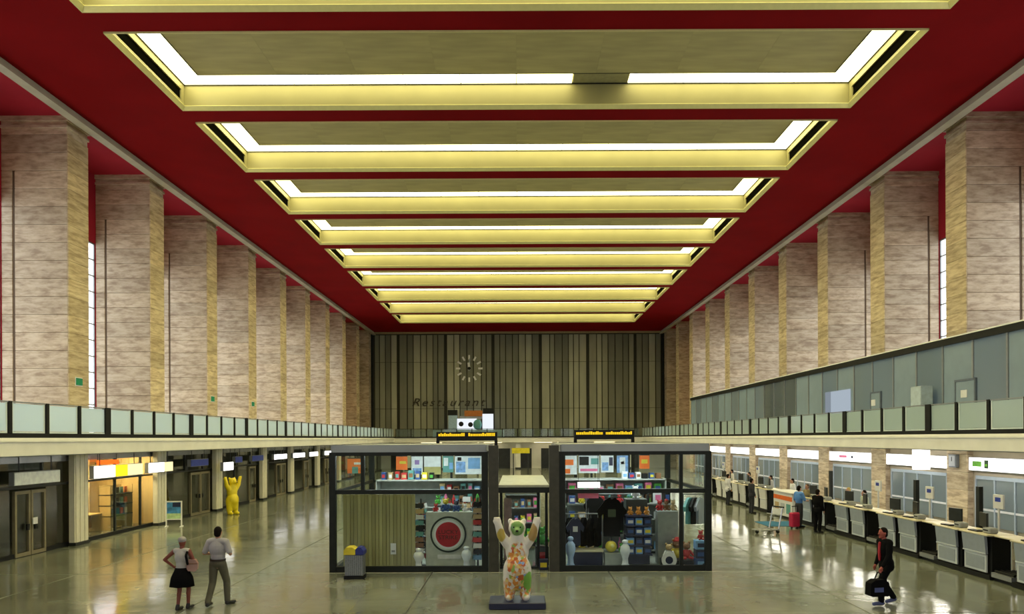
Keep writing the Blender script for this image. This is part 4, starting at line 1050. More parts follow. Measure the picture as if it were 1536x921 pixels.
poster('cream poster with an olive lower band in the left upper window', 636, 661, 684, 711, PW, [(0, 1, 0, 0.42, plain('poster_olive', (0.45, 0.42, 0.15), 0.5))])
poster('teal and white poster in the left upper window', 664, 680, 684, 708, TEAL, [(0.1, 0.5, 0.4, 0.9, PW), (0.6, 0.95, 0.2, 0.6, SKYBLUE)])
poster('large white poster with blue picture at the right of the left wing', 682, 722, 684, 711, PW, [(0.05, 0.4, 0.1, 0.7, PB), (0.5, 0.95, 0.3, 0.9, SKYBLUE), (0.1, 0.25, 0.75, 0.95, BLACK)])
poster('white poster with red blocks at the left of the right wing', 845, 865, 684, 712, PW, [(0, 0.5, 0.05, 0.3, OR2), (0.1, 0.75, 0.5, 0.8, OR2)])
poster('white poster with black picture above a pale strip in the right wing', 867, 899, 684, 710, PW, [(0.05, 0.5, 0.45, 0.95, BLACK), (0.6, 0.95, 0.5, 0.85, TEAL), (0.1, 0.9, 0.1, 0.25, PINK)])
poster('blue and white poster in the middle of the right wing upper window', 901, 920, 684, 709, PW, [(0.1, 0.6, 0.1, 0.6, PB), (0.65, 0.95, 0.4, 0.9, NAVY)])
poster('pale blue figure poster beside the orange one in the right wing', 925, 942, 684, 710, PB, [(0.25, 0.75, 0.0, 0.9, PW), (0.35, 0.65, 0.5, 0.65, BLACK)])
poster('orange poster with pale spot in the right upper window', 959, 974, 684, 704, OR2, [(0.2, 0.8, 0.4, 0.7, YELC)])
t = thing('lit_shelf_sign', 'white lit strip sign on the transom of the right wing', 'sign', (at(883, 21.6), 21.62, 2.35))
MB().box(-0.32, 0.32, -0.03, 0.03, 0.0, 0.16).build('case', LBOX, t); MB().box(-0.33, 0.33, -0.035, 0.035, -0.02, 0.0).build('rail', GREY, t)
for q in (-0.3, 0.3): MB().tube((q, 0, 0.16), (q, 0, KH - 0.06 - 2.35), 0.006, n=5).build('cord', DARK, t)

# ---- right wing contents
shelf_unit('long pale shelf unit along the rear of the kiosk right wing', 1.6, 5.1, 25.6, 26.4, (0.4, 0.9, 1.4, 1.9, 2.33), plain('shelf_pale', (0.5, 0.53, 0.5), 0.5))
stock(1.7, 5.0, 25.9, 1.94, 10, 0.34, 'the upper board of the right wing shelf', 11)
stock(1.7, 5.0, 25.9, 1.44, 10, 0.40, 'the middle board of the right wing shelf', 12)
stock(1.7, 5.0, 25.9, 0.94, 10, 0.40, 'the lower board of the right wing shelf', 13)
stock(3.6, 5.0, 26.0, 2.37, 6, 0.30, 'top of the right wing shelf unit', 14)
yr = 22.1
rail('low clothes rail with black garments at the left of the right wing', at(875, yr), yr, 1.1, 1.52)
for q in range(5):
    shirt('black hanging garment, %s from the left on the low rail' % ORD[q], (at(875, yr) - 0.42 + q * 0.21, yr, 1.45 - 0.02), 0.5, 0.85, CLOTHB, R(62), None)
shirt('dark blue shirt with a white stripe facing out on the low rail', (at(861, yr), yr - 0.3, 1.45), 0.5, 0.8, NAVY, 0, WHITE)
t = thing('garment_stand', 'tall garment stand carrying the big black jacket', 'clothes stand', (at(917, yr), yr + 0.1, 0.02), group='clothes rails in the kiosk')
MB().tube((0, 0, 0.02), (0, 0, 2.08), 0.02, n=8).build('pole', DARK, t); MB().lathe([(0.25, 0), (0.25, 0.025), (0.03, 0.05)], n=16).build('foot', DARK, t); MB().box(-0.2, 0.2, -0.02, 0.02, 1.96, 2.0).build('arm', DARK, t)
shirt('large black jacket hung high in the middle of the right wing', (at(917, yr), yr, 2.02), 0.82, 1.15, CLOTHB, 0, plain('dim_green_print', (0.05, 0.07, 0.03)))
for q, (mt, nm) in enumerate(((BLACK, 'black'), (plain('dim_teal', (0.03, 0.10, 0.08)), 'dark teal'), (CLOTHB, 'faded black'))):
    shirt('%s shirt hung behind the big black jacket' % nm, (at(893 + q * 22, 23.2), 23.2, 2.0 - 0.1 * q), 0.7, 0.9, mt, R(10 * q - 8))
rail('rear clothes rail behind the big black jacket', at(915, 23.2), 23.2, 1.5, 2.02)
t = thing('display_table', 'low dark display table with a cream edge below the black garments', 'table', (at(880, 21.75), 21.78, 0.02))
MB().box(-0.46, 0.46, -0.2, 0.3, 0.46, 0.52).build('top', CREAMTOP, t); MB().box(-0.42, 0.42, -0.16, 0.28, 0.0, 0.46).build('body', NAVY, t)
t = thing('play_ball', 'yellow ball on the grey plinth in the right wing', 'ball', (at(916, 21.75), 21.78, 0.442))
MB().ell((0, 0, 0.17), 0.17, 0.17, 0.17, 16, 10).build('ball', YELC, t, True); MB().ell((0.02, -0.1, 0.2), 0.08, 0.08, 0.08, 10, 6).build('pale_spot', plain('pale_yellow', (0.8, 0.75, 0.25)), t, True)
tag(MB().cham(at(906, 21.7), at(938, 21.7), 21.6, 21.92, 0.02, 0.44, 0.01).build('display_plinth', plain('plinth_grey', (0.36, 0.40, 0.38), 0.5)), 'grey plinth under the yellow ball in the right wing', 'plinth')
vase('bluish white slender figure next to the yellow ball', (at(937, 21.42), 21.42, 0.02), 0.85, plain('bluish_white', (0.7, 0.76, 0.88), 0.4), 'figures in the right wing')
vase('pale blue slender figure at the left end of the right wing', (at(855, 21.41), 21.41, 0.02), 0.95, plain('pale_blue_figure', (0.35, 0.5, 0.8), 0.4), 'figures in the right wing')
# blue tower
xt = at(957, 21.9); yt = 21.95
shelf_unit('narrow display tower stacked with blue goods', xt - 0.38, xt + 0.38, yt - 0.25, yt + 0.25, (0.35, 0.62, 0.92, 1.2, 1.48), NAVY, sides=False)
for lv, z in enumerate((0.39, 0.66, 0.96, 1.24)):
    for q in range(3):
        mt, nm = ((BLUE, 'blue'), (SKYBLUE, 'sky blue'), (NAVY, 'navy'))[(q + lv) % 3]
        carton('goods_box', '%s box, %s from the left on the %s tier of the blue tower' % (nm, ORD[q], ORD[lv]), (xt - 0.25 + q * 0.25, yt - 0.05, z), 0.21, 0.3, 0.20, mt, (WHITE, YELC, BLUE)[(q + lv) % 3])
for q in range(3): plush('soft_toy', '%s orange soft toy from the left on top of the blue tower' % ORD[q], (xt - 0.24 + q * 0.24, yt - 0.05, 1.522), 0.26, plain('orange_plush', (0.7, 0.3, 0.03)))
plush('soft_toy', 'white soft toy on the rail above the blue tower', (xt + 0.02, yt + 0.6, 1.95), 0.42, WHITE)
tag(MB().cham(xt - 0.3, xt + 0.34, yt + 0.35, yt + 0.9, 0.02, 1.948, 0.01).build('display_plinth', plain('plinth_dark', (0.06, 0.07, 0.06), 0.5)), 'tall dark plinth behind the blue tower carrying a white toy', 'plinth')
plush('soft_toy', 'small green soft toy on the grey plinth right of the yellow ball', (at(932, 21.75), 21.78, 0.442), 0.3, GREENC)
tag(MB().cham(at(985, 22.3), at(1016, 22.3), 22.2, 22.6, 0.02, 1.60, 0.01).build('display_plinth', plain('plinth_grey', (0.36, 0.40, 0.38), 0.5)), 'tall grey plinth with brown and red toys on top', 'plinth')
for q, (mt, nm) in enumerate(((REDC, 'red'), (BROWN, 'brown'), (TAN, 'tan'))):
    plush('soft_toy', '%s soft toy on the tall grey plinth' % nm, (at(990 + q * 10, 22.3), 22.4, 1.602), 0.34, mt, None, R(-10 + q * 14), hat=(None, REDC, None)[q])
for q, (px, h, mt, m2, ht, nm) in enumerate(((1003, 0.5, WHITE, TAN, None, 'white soft toy with tan head'), (1016, 0.62, YELC, BROWN, REDC, 'yellow soft toy with red hat'),
        (1029, 0.55, REDC, BROWN, None, 'red soft toy with brown head'),)):
    plush('soft_toy', nm + ' on the low bench at the right window', (at(px, 21.7), 21.72 + 0.1 * (q % 2), 0.242), h, mt, m2, R(12 * (q - 1)), hat=ht)
tag(MB().cham(at(992, 21.7), at(1038, 21.7), 21.5, 22.05, 0.02, 0.24, 0.01).build('display_bench', BLACK), 'low black bench under the toys at the right window', 'bench')
t = thing('display_plate', 'round white plate with a blue centre leaning among the toys', 'plate', (at(1003, 21.45), 21.44, 0.02))
MB().disc((0, 0.24), 0.22, 0, 0.02, 24).build('rim', WHITE, t); MB().disc((0, 0.24), 0.11, -0.006, 0, 20).build('centre', NAVY, t); MB().box(-0.1, 0.1, 0.02, 0.05, 0, 0.2).build('stand', DARK, t)
for q in range(3):
    carton('goods_box', '%s box of the blue stack in the right corner of the kiosk' % ('lowest', 'middle', 'upper')[q], (at(1051, 21.7), 21.75, 0.02 + q * 0.26), 0.36, 0.34, 0.258, (BLUE, NAVY, SKYBLUE)[q], (SKYBLUE, BLUE, NAVY)[q])
plush('soft_toy', 'red soft toy on the blue stack in the right corner', (at(1051, 21.7), 21.75, 0.80), 0.3, REDC)
rail('high rail in the far right bay of the kiosk', at(1042, 22.6), 22.6, 0.7, 2.05)
for q, (mt, nm) in enumerate(((TEAL, 'teal'), (BLACK, 'black'), (LGREY, 'grey'))):
    shirt('%s shirt on the high rail of the far right bay' % nm, (at(1034 + q * 8, 22.6), 22.6, 1.97), 0.5, 0.8, mt, R(40))
t = thing('shelf_banner', 'pink banner at the top left of the right wing window', 'banner', (at(882, 21.5), 21.5, 2.05))
MB().box(-0.3, 0.3, -0.01, 0.01, 0, 0.14).build('cloth', PINK, t)
for q in (-0.28, 0.28): MB().tube((q, 0, 0.13), (q, 0, KH - 0.06 - 2.05), 0.006, n=5).build('cord', DARK, t)
# ---- middle gondolas packed with goods behind the window displays
def bottle(label, loc, h, mat, capm):
    t = thing('bottle', label, 'bottle', loc, 0, 'bottles on the middle shelves')
    MB().lathe([(0.05, 0), (0.055, 0.02), (0.055, h * 0.6), (0.02, h * 0.8), (0.02, h * 0.92)], n=10).build('glass', mat, t, True)
    MB().lathe([(0.024, 0), (0.024, h * 0.08)], (0, 0, h * 0.92), 10).build('stopper', capm, t)
def gondola(where, xa, xb, y, seed, n):
    r = random.Random(seed)
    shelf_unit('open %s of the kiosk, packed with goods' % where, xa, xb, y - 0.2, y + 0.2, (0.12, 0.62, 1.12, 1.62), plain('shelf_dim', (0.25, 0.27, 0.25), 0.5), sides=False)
    st = (xb - xa) / n
    for lv, z in enumerate((0.162, 0.662, 1.162, 1.662)):
        for q in range(n):
            mt, nm = r.choice(palette); m2, _ = r.choice(palette); kd = r.random()
            x = xa + (q + 0.5) * st; tail = '%s along the %s board, %s' % (ORD[q], ('bottom', 'second', 'third', 'top')[lv], where)
            if kd < 0.35: plush('soft_toy', '%s soft toy, %s' % (nm, tail), (x, y - 0.02, z), r.uniform(0.28, 0.36), mt, m2 if r.random() < 0.4 else None)
            elif kd < 0.6: bottle('%s bottle, %s' % (nm, tail), (x, y - 0.04, z), r.uniform(0.28, 0.4), mt, m2)
            else: carton('goods_box', '%s box, %s' % (nm, tail), (x, y - 0.03, z), st * r.uniform(0.5, 0.8), 0.24, r.uniform(0.2, 0.4), mt, m2)
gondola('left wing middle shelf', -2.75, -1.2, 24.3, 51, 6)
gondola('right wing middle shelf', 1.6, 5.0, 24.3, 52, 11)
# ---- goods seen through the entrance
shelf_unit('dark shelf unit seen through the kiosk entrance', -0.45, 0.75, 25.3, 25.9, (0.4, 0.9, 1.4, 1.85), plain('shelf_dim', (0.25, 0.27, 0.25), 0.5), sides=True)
stock(-0.4, 0.7, 25.5, 1.44, 5, 0.34, 'the upper board behind the kiosk entrance', 31)
stock(-0.4, 0.7, 25.5, 0.94, 5, 0.34, 'the middle board behind the kiosk entrance', 32)
stock(-0.4, 0.7, 25.5, 0.44, 5, 0.34, 'the lower board behind the kiosk entrance', 33)
plush('soft_toy', 'big green soft toy inside the entrance, right of the painted bear', (0.70, 22.3, 0.58), 0.62, GREENC)
carton('goods_box', 'dark box with red print under the big green soft toy', (0.70, 22.3, 0.02), 0.4, 0.4, 0.555, DARK, REDC)
carton('goods_box', 'navy box with yellow print at the entrance mullion', (0.72, 21.5, 0.002), 0.26, 0.22, 0.30, NAVY, YELC)
t = thing('standing_banner', 'narrow pinkish banner inside the entrance, above the bear', 'banner', (-0.32, 22.6, 0.02))
MB().box(-0.12, 0.12, -0.01, 0.01, 0.1, 1.95).build('cloth', plain('banner_pinkish', (0.5, 0.32, 0.3), 0.6, var=0.4, scale=3), t); MB().box(-0.15, 0.15, -0.1, 0.1, 0, 0.1).build('foot', DARK, t)

# ------------------------------------------------------------------ waste bin beside the kiosk
t = thing('waste_bin', 'grey metal waste bin with yellow and blue lids by the kiosk corner', 'bin', (PX(532, 20.3), 20.3, 0))
MB().box(-0.27, 0.27, -0.2, 0.2, 0, 0.08).build('base', BLACK, t)
MB().cham(-0.25, 0.25, -0.18, 0.18, 0.08, 0.66, 0.02).build('body', plain('bin_mesh_grey', (0.22, 0.24, 0.26), 0.4, metal=0.5, var=0.35, scale=40), t)
for q in range(9): MB().box(-0.24 + q * 0.056, -0.225 + q * 0.056, -0.19, -0.18, 0.1, 0.64).build('rib', GREY, t)
MB().prism([(-0.27, 0.66), (0.04, 0.66), (0.04, 0.80), (-0.05, 0.86), (-0.20, 0.86), (-0.27, 0.78)], -0.2, 0.2).build('lid', YELC, t)
MB().prism([(0.05, 0.66), (0.27, 0.66), (0.27, 0.76), (0.20, 0.85), (0.10, 0.86), (0.05, 0.80)], -0.2, 0.2).build('lid', plain('lid_blue', (0.02, 0.03, 0.22), 0.4), t)

# ------------------------------------------------------------------ direction boards behind the kiosk
YTXT = emit('sign_yellow_letters', (1.0, 0.62, 0.02), 0.9)
for (px0, px1, py0, py1, lab, seed) in ((655, 746, 648, 661, 'black direction board with two yellow lines of lettering, left above the kiosk', 2), (861, 951, 645, 659, 'black direction board with two yellow lines of lettering, right above the kiosk', 5)):
    d = 29.0; pc = (px0 + px1) / 2
    t = thing('direction_board', lab, 'sign', (PX(pc, d), d, 0), group='direction boards')
    w = (px1 - px0) / 2 * d / F_PX; z0 = PZ(py1, d, pc); z1 = PZ(py0, d, pc)
    MB().box(-w, w, -0.1, 0.1, z0, z1).build('board', BLACK, t)
    r = random.Random(seed)
    for h0, h1 in ((-w + 0.08, -0.06), (0.06, w - 0.08)):
        x = h0; m = MB()
        zz = z0 + (z1 - z0) * 0.52
        while x < h1 - 0.02:
            wd = r.uniform(0.04, 0.07); hh = r.choice((0.09, 0.12, 0.09)); m.box(x, min(x + wd, h1), -0.115, -0.1, zz, zz + hh); x += wd + 0.014
        m.build('lettering', YTXT, t)
    for q in (-w + 0.05, w - 0.05):
        MB().box(q - 0.06, q + 0.06, -0.06, 0.06, 0.02, z0 + 0.01).build('pole', BLACK, t); MB().box(q - 0.2, q + 0.2, -0.2, 0.2, 0, 0.02).build('foot', BLACK, t)

# ------------------------------------------------------------------ display stand on the back gallery
d = 92.0; z0 = GAL - 0.06
t = thing('exhibition_stand', 'white and blue exhibition stand with an orange header on the back gallery', 'stand', (PX(705, d), d, z0))
u = d / F_PX
def sx_(px): return (px - 705) * u
def sz_(py): return PZ(py, d, 705) - z0
PWS = emit('stand_lit_white', (0.9, 0.95, 1.0), 0.8)
MB().box(sx_(650), sx_(756), -0.5, 0.6, 0, sz_(645)).build('plinth', plain('stand_pale_blue', (0.45, 0.6, 0.8), 0.5), t)
MB().box(sx_(673), sx_(686), -0.3, 0.3, sz_(645), sz_(623)).build('tower', plain('stand_blue', (0.35, 0.5, 0.68), 0.5), t); MB().box(sx_(672), sx_(686), -0.35, 0.35, sz_(623), sz_(615)).build('tower_top', BLACK, t)
MB().box(sx_(685), sx_(715), -0.2, 0.3, sz_(647), sz_(628)).build('panel', PWS, t)
MB().disc((sx_(692), sz_(636)), 0.3, -0.26, -0.2).build('black_spot', BLACK, t); MB().disc((sx_(706), sz_(637)), 0.3, -0.26, -0.2).build('black_spot', BLACK, t)
MB().box(sx_(697), sx_(724), -0.25, 0.3, sz_(624.5), sz_(616)).build('header', plain('stand_orange', (0.45, 0.14, 0.02), 0.5), t)
MB().box(sx_(690), sx_(725), -0.1, 0.3, sz_(628), sz_(624)).build('beam', GREY, t)
MB().ell((sx_(716), 0, sz_(637)), 0.55, 0.5, 0.7).build('globe', TEAL, t, True)
MB().box(sx_(724), sx_(740), -0.3, 0.3, sz_(647), sz_(621)).build('tower', PWS, t); MB().box(sx_(725), sx_(741), -0.35, 0.35, sz_(621), sz_(613)).build('tower_top', BLACK, t)

# ------------------------------------------------------------------ painted bears
def bear_paint():
    m, nt, out = nodes_of('painted_bear_enamel')
    b = N(nt, 'BsdfPrincipled', Roughness=0.3); nt.links.new(b.outputs[0], out.inputs[0])
    tc = N(nt, 'TexCoord'); vo = N(nt, 'TexVoronoi', Scale=15.0); nz = N(nt, 'TexNoise', Scale=5.0, Detail=3.0)
    nt.links.new(tc.outputs['Object'], vo.inputs['Vector']); nt.links.new(tc.outputs['Object'], nz.inputs['Vector'])
    rp = N(nt, 'ValToRGB'); cr = rp.color_ramp; cr.interpolation = 'CONSTANT'
    stops = [(0.0, (0.75, 0.30, 0.06)), (0.22, (0.80, 0.60, 0.20)), (0.42, (0.55, 0.13, 0.04)), (0.55, (0.72, 0.50, 0.30)), (0.66, (0.30, 0.48, 0.10)), (0.74, (0.78, 0.74, 0.68)), (0.95, (0.25, 0.42, 0.75))]
    cr.elements[0].position = 0; cr.elements[0].color = rgba(stops[0][1]); cr.elements[1].position = stops[1][0]; cr.elements[1].color = rgba(stops[1][1])
    for p, c in stops[2:]:
        e = cr.elements.new(p); e.color = rgba(c)
    sep = N(nt, 'SeparateColor'); nt.links.new(vo.outputs['Color'], sep.inputs[0]); nt.links.new(sep.outputs[0], rp.inputs[0])
    # belly patch mask: ellipsoid around the front of the trunk
    def blob(c, rad):
        mp = N(nt, 'Mapping'); mp.vector_type = 'TEXTURE'; mp.inputs['Location'].default_value = c; mp.inputs['Scale'].default_value = rad
        nt.links.new(tc.outputs['Object'], mp.inputs[0])
        ln = N(nt, 'VectorMath', _operation='LENGTH'); nt.links.new(mp.outputs[0], ln.inputs[0])
        ad = N(nt, 'Math', _operation='MULTIPLY_ADD'); nt.links.new(nz.outputs[0], ad.inputs[0]); ad.inputs[1].default_value = 0.9; nt.links.new(ln.outputs['Value'], ad.inputs[2])
        mr = N(nt, 'MapRange'); mr.inputs[1].default_value = 1.35; mr.inputs[2].default_value = 1.5; mr.inputs[3].default_value = 1.0; mr.inputs[4].default_value = 0.0
        nt.links.new(ad.outputs[0], mr.inputs[0])
        return mr.outputs[0]
    base = N(nt, 'RGB'); base.outputs[0].default_value = (0.80, 0.78, 0.72, 1)
    cur = base.outputs[0]
    for (c, rad, col) in (((0, -0.25, 0.85), (0.24, 0.32, 0.52), None), ((0.0, -0.1, 0.3), (0.34, 0.3, 0.34), None), ((0, -0.2, 1.62), (0.16, 0.3, 0.16), (0.15, 0.32, 0.09)),
                          ((0.36, -0.05, 1.50), (0.10, 0.2, 0.22), (0.45, 0.30, 0.10)), ((-0.36, -0.05, 1.46), (0.10, 0.2, 0.16), (0.55, 0.42, 0.08)), ((0.24, -0.1, 0.45), (0.12, 0.2, 0.2), (0.18, 0.42, 0.06))):
        mx = N(nt, 'MixRGB'); nt.links.new(blob(c, rad), mx.inputs[0]); nt.links.new(cur, mx.inputs[1])
        if col: mx.inputs[2].default_value = rgba(col)
        else: nt.links.new(rp.outputs[0], mx.inputs[2])
        cur = mx.outputs[0]
    nt.links.new(cur, b.inputs['Base Color'])
    return m
def bear(name, label, loc, rz, mat, nose_mat, h=1.86, plinth=None):
    t = thing(name, label, 'bear statue', loc, rz)
    k = h / 1.86; z0 = plinth[2] if plinth else 0.0
    m = MB(); P = lambda x, y, z: (x * k, y * k, z * k)
    m.ell(P(0, 0.02, 0.62), 0.33 * k, 0.27 * k, 0.44 * k, 20, 12)      # hips and belly
    m.ell(P(0, -0.05, 0.72), 0.29 * k, 0.25 * k, 0.36 * k, 20, 12)
    m.ell(P(0, 0.02, 1.10), 0.27 * k, 0.22 * k, 0.34 * k, 20, 12)      # chest
    m.capsule(P(0, 0, 1.28), 0.19 * k, P(0, -0.02, 1.48), 0.16 * k)     # neck
    m.ell(P(0, -0.03, 1.63), 0.20 * k, 0.19 * k, 0.19 * k, 18, 10)     # head
    m.capsule(P(0, -0.14, 1.60), 0.10 * k, P(0, -0.27, 1.58), 0.07 * k) # muzzle
    m.ell(P(0, 0.29, 0.50), 0.08 * k, 0.08 * k, 0.08 * k)              # tail
    for s in (-1, 1):
        m.ell(P(s * 0.155, 0.02, 1.78), 0.065 * k, 0.04 * k, 0.075 * k)  # ears
        m.capsule(P(s * 0.16, 0.0, 0.50), 0.175 * k, P(s * 0.175, 0.0, 0.22), 0.14 * k)
        m.capsule(P(s * 0.175, 0.0, 0.22), 0.14 * k, P(s * 0.18, -0.02, 0.08), 0.115 * k)
        m.capsule(P(s * 0.18, 0.02, 0.075), 0.085 * k, P(s * 0.19, -0.18, 0.065), 0.08 * k)
        m.capsule(P(s * 0.20, 0.0, 1.24), 0.125 * k, P(s * 0.36, -0.02, 1.46), 0.105 * k)
        m.capsule(P(s * 0.36, -0.02, 1.46), 0.105 * k, P(s * 0.43, -0.03, 1.72), 0.085 * k)
        m.ell(P(s * 0.455, -0.03, 1.79), 0.10 * k, 0.075 * k, 0.085 * k)
        for q in (-1, 0, 1): m.capsule(P(s * 0.455 + q * 0.05, -0.05, 1.80), 0.03 * k, P(s * 0.46 + q * 0.06, -0.06, 1.875), 0.024 * k, 8)
    soft('body', m, mat, t, 0.02, 6, loc=(0, 0, z0))
    MB().ell(P(0, -0.335, 1.60), 0.035 * k, 0.025 * k, 0.028 * k, 10, 6).build('nose', nose_mat, t, True, loc=(0, 0, z0))
    for s in (-1, 1): MB().ell(P(s * 0.075, -0.20, 1.67), 0.018 * k, 0.018 * k, 0.02 * k, 8, 6).build('eye', BLACK, t, True, loc=(0, 0, z0))
    if plinth:
        MB().cham(-plinth[0] / 2, plinth[0] / 2, -plinth[1] / 2, plinth[1] / 2, 0, plinth[2], 0.015).build('plinth', NAVY, t)
    return t
bear('painted_bear', 'colourful painted bear statue with raised arms on a dark blue plinth, before the kiosk', (PX(775, 16.85), 16.85, 0), 0, bear_paint(), BLACK, 1.84, (1.26, 0.82, 0.15))
bear('yellow_bear', 'glossy yellow bear statue with raised arms in front of the left shops', (-14.45, 37.6, 0), R(62), plain('yellow_bear_enamel', (0.85, 0.68, 0.015), 0.3, var=0.05), BLACK, 1.9)

# ------------------------------------------------------------------ people
def skin(n, c): return plain('skin_' + n, c, 0.5, var=0.06, scale=8)
def person(label, loc, rz, h, J, tone, hair, wear, voxel=0.010, cap=None, group=None, lean=0.0, head_turn=0.0):
    """J: joint positions for a 1.75 m figure facing +y; wear: dict of garments"""
    t = thing('person', label, 'person', loc, rz, group)
    k = h / 1.75
    D = {'hipL': (-0.09, 0, 0.92), 'hipR': (0.09, 0, 0.92), 'kneeL': (-0.10, 0.02, 0.50), 'kneeR': (0.10, 0.02, 0.50), 'ankL': (-0.10, -0.03, 0.085), 'ankR': (0.10, -0.03, 0.085),
         'shL': (-0.185, 0, 1.42), 'shR': (0.185, 0, 1.42), 'elL': (-0.23, -0.02, 1.13), 'elR': (0.23, -0.02, 1.13), 'wrL': (-0.22, 0.08, 0.90), 'wrR': (0.22, 0.08, 0.90),
         'toeL': None, 'toeR': None}
    D.update(J)
    for s in 'LR':
        if D['toe' + s] is None:
            a = D['ank' + s]; D['toe' + s] = (a[0] * 1.1, a[1] + 0.17, a[2] - 0.045)
    def V(p):
        p = Vector(p)
        if lean and p.z > 0.92: p.y += math.tan(lean) * (p.z - 0.92)
        return p * k
    G = {n: V(p) for n, p in D.items()}
    def torso(m, e, tuck=False):
        for c, r in (() if tuck else (((0, 0, 0.95), (0.165, 0.115, 0.13)),)) + (((0, 0.005, 1.10), (0.135, 0.10, 0.16)), ((0, 0.0, 1.27), (0.165, 0.115, 0.20))):
            cc = V(c); m.ell(cc, (r[0] + e) * k, (r[1] + e) * k, (r[2] + e) * k, 18, 10)
        m.capsule(G['shL'] * 0.9 + G['shR'] * 0.1, (0.062 + e) * k, G['shR'] * 0.9 + G['shL'] * 0.1, (0.062 + e) * k)
    m = MB(); torso(m, 0)
    hc = V((0, 0.025, 1.63)); nb = V((0, 0, 1.42))
    m.capsule(nb, 0.058 * k, V((0, 0.012, 1.54)), 0.052 * k)
    ht = Matrix.Rotation(head_turn, 3, 'Z')
    hp = lambda x, y, z: hc + ht @ (Vector((x, y, z)) * k)
    m.ell(hc, 0.076 * k, 0.094 * k, 0.115 * k, 18, 12); m.capsule(hp(0, 0.03, -0.07), 0.055 * k, hp(0, 0.06, -0.09), 0.035 * k)
    m.capsule(hp(0, 0.09, 0.01), 0.010 * k, hp(0, 0.112, -0.025), 0.015 * k, 8)
    for s in (-1, 1): m.ell(hp(s * 0.078, -0.005, -0.005), 0.012 * k, 0.022 * k, 0.033 * k, 8, 6)
    for s, sg in (('L', -1), ('R', 1)):
        m.chain([(G['hip' + s], 0.088 * k), (G['knee' + s], 0.055 * k), (G['ank' + s], 0.038 * k)])
        calf = G['knee' + s].lerp(G['ank' + s], 0.3); m.ell(calf - Vector((0, 0.012 * k, 0)), 0.05 * k, 0.055 * k, 0.09 * k)
        m.chain([(G['ank' + s] - Vector((0, 0.02, 0.03)) * k, 0.035 * k), (G['toe' + s], 0.028 * k)])
        m.chain([(G['sh' + s], 0.055 * k), (G['el' + s], 0.041 * k), (G['wr' + s], 0.028 * k)])
        d = (G['wr' + s] - G['el' + s]).normalized()
        side = d.cross(Vector((sg, 0.2, 0))).normalized(); nrm = side.cross(d).normalized()
        w = G['wr' + s]; pc = w + d * 0.055 * k
        m.capsule(w, 0.028 * k, pc, 0.036 * k)
        for q, (off, ln) in enumerate(((-0.03, 0.060), (-0.010, 0.072), (0.010, 0.068), (0.03, 0.052))):
            b0 = pc + side * off * k + d * 0.02 * k; b1 = b0 + (d * ln * 0.55 - nrm * 0.010 * sg) * k; b2 = b1 + (d * 0.6 - nrm * 0.6 * sg).normalized() * ln * 0.5 * k
            m.capsule(b0, 0.0105 * k, b1, 0.0095 * k, 8); m.capsule(b1, 0.0095 * k, b2, 0.008 * k, 8)
        th = w + d * 0.03 * k; t1 = th + (d * 0.5 + side * -0.9).normalized() * 0.045 * k
        m.capsule(th, 0.014 * k, t1, 0.012 * k, 8); m.capsule(t1, 0.012 * k, t1 + (d * 0.9 - side * 0.3).normalized() * 0.03 * k, 0.009 * k, 8)
    soft('body', m, tone, t, voxel, 3)
    for s in (-1, 1): MB().ell(hp(s * 0.03, 0.088, 0.012), 0.009 * k, 0.006 * k, 0.007 * k, 8, 5).build('eye', BLACK, t, True)
    MB().capsule(hp(-0.02, 0.09, -0.055), 0.005 * k, hp(0.02, 0.09, -0.055), 0.005 * k, 6).build('mouth', plain('lips', (0.35, 0.08, 0.07)), t, True)
    if hair:
        hm = MB(); hm.ell(hp(0, -0.02, 0.03), 0.085 * k, 0.095 * k, 0.105 * k, 16, 10); hm.ell(hp(0, -0.045, -0.03), 0.078 * k, 0.065 * k, 0.08 * k, 14, 8)
        soft('hair', hm, hair, t, 0.012, 2)
    if cap:
        cm_ = MB(); cm_.ell(hp(0, -0.01, 0.055), 0.092 * k, 0.105 * k, 0.085 * k, 16, 10); cm_.capsule(hp(-0.03, 0.10, 0.05), 0.018 * k, hp(0.03, 0.10, 0.05), 0.018 * k)
        soft('cap', cm_, cap, t, 0.012, 2)
    for part, g in wear.items():
        mat = g['mat']; m = MB()
        if part in ('shirt', 'top', 'jacket'):
            torso(m, g.get('e', 0.018), part == 'shirt')
            if part == 'jacket': m.ell(V((0, 0, 0.88)), 0.195 * k, 0.15 * k, 0.15 * k, 18, 10)
            f = g.get('sleeve', 0.6)
            for s in 'LR':
                if f <= 0: continue
                a, e_, w = G['sh' + s], G['el' + s], G['wr' + s]
                if f <= 1: m.capsule(a, 0.075 * k, a.lerp(e_, f), 0.064 * k)
                else: m.chain([(a, 0.075 * k), (e_, 0.060 * k), (e_.lerp(w, f - 1), 0.046 * k)])
        elif part == 'trousers':
            m.ell(V((0, 0, 0.95)), 0.185 * k, 0.135 * k, 0.12 * k, 18, 10); m.ell(V((0, 0, 1.0)), 0.16 * k, 0.12 * k, 0.08 * k, 18, 10)
            f = g.get('length', 1.0)
            for s in 'LR':
                a, e_, w = G['hip' + s], G['knee' + s], G['ank' + s]
                if f > 0.6: m.chain([(a, 0.105 * k), (e_, 0.078 * k), (w + Vector((0, 0, 0.02)), 0.066 * k)])
                else: m.chain([(a, 0.11 * k), (e_, 0.09 * k)])
        elif part == 'skirt':
            z0, z1 = g.get('z', (0.56, 1.0)); fl = g.get('flare', 0.24)
            rings = []
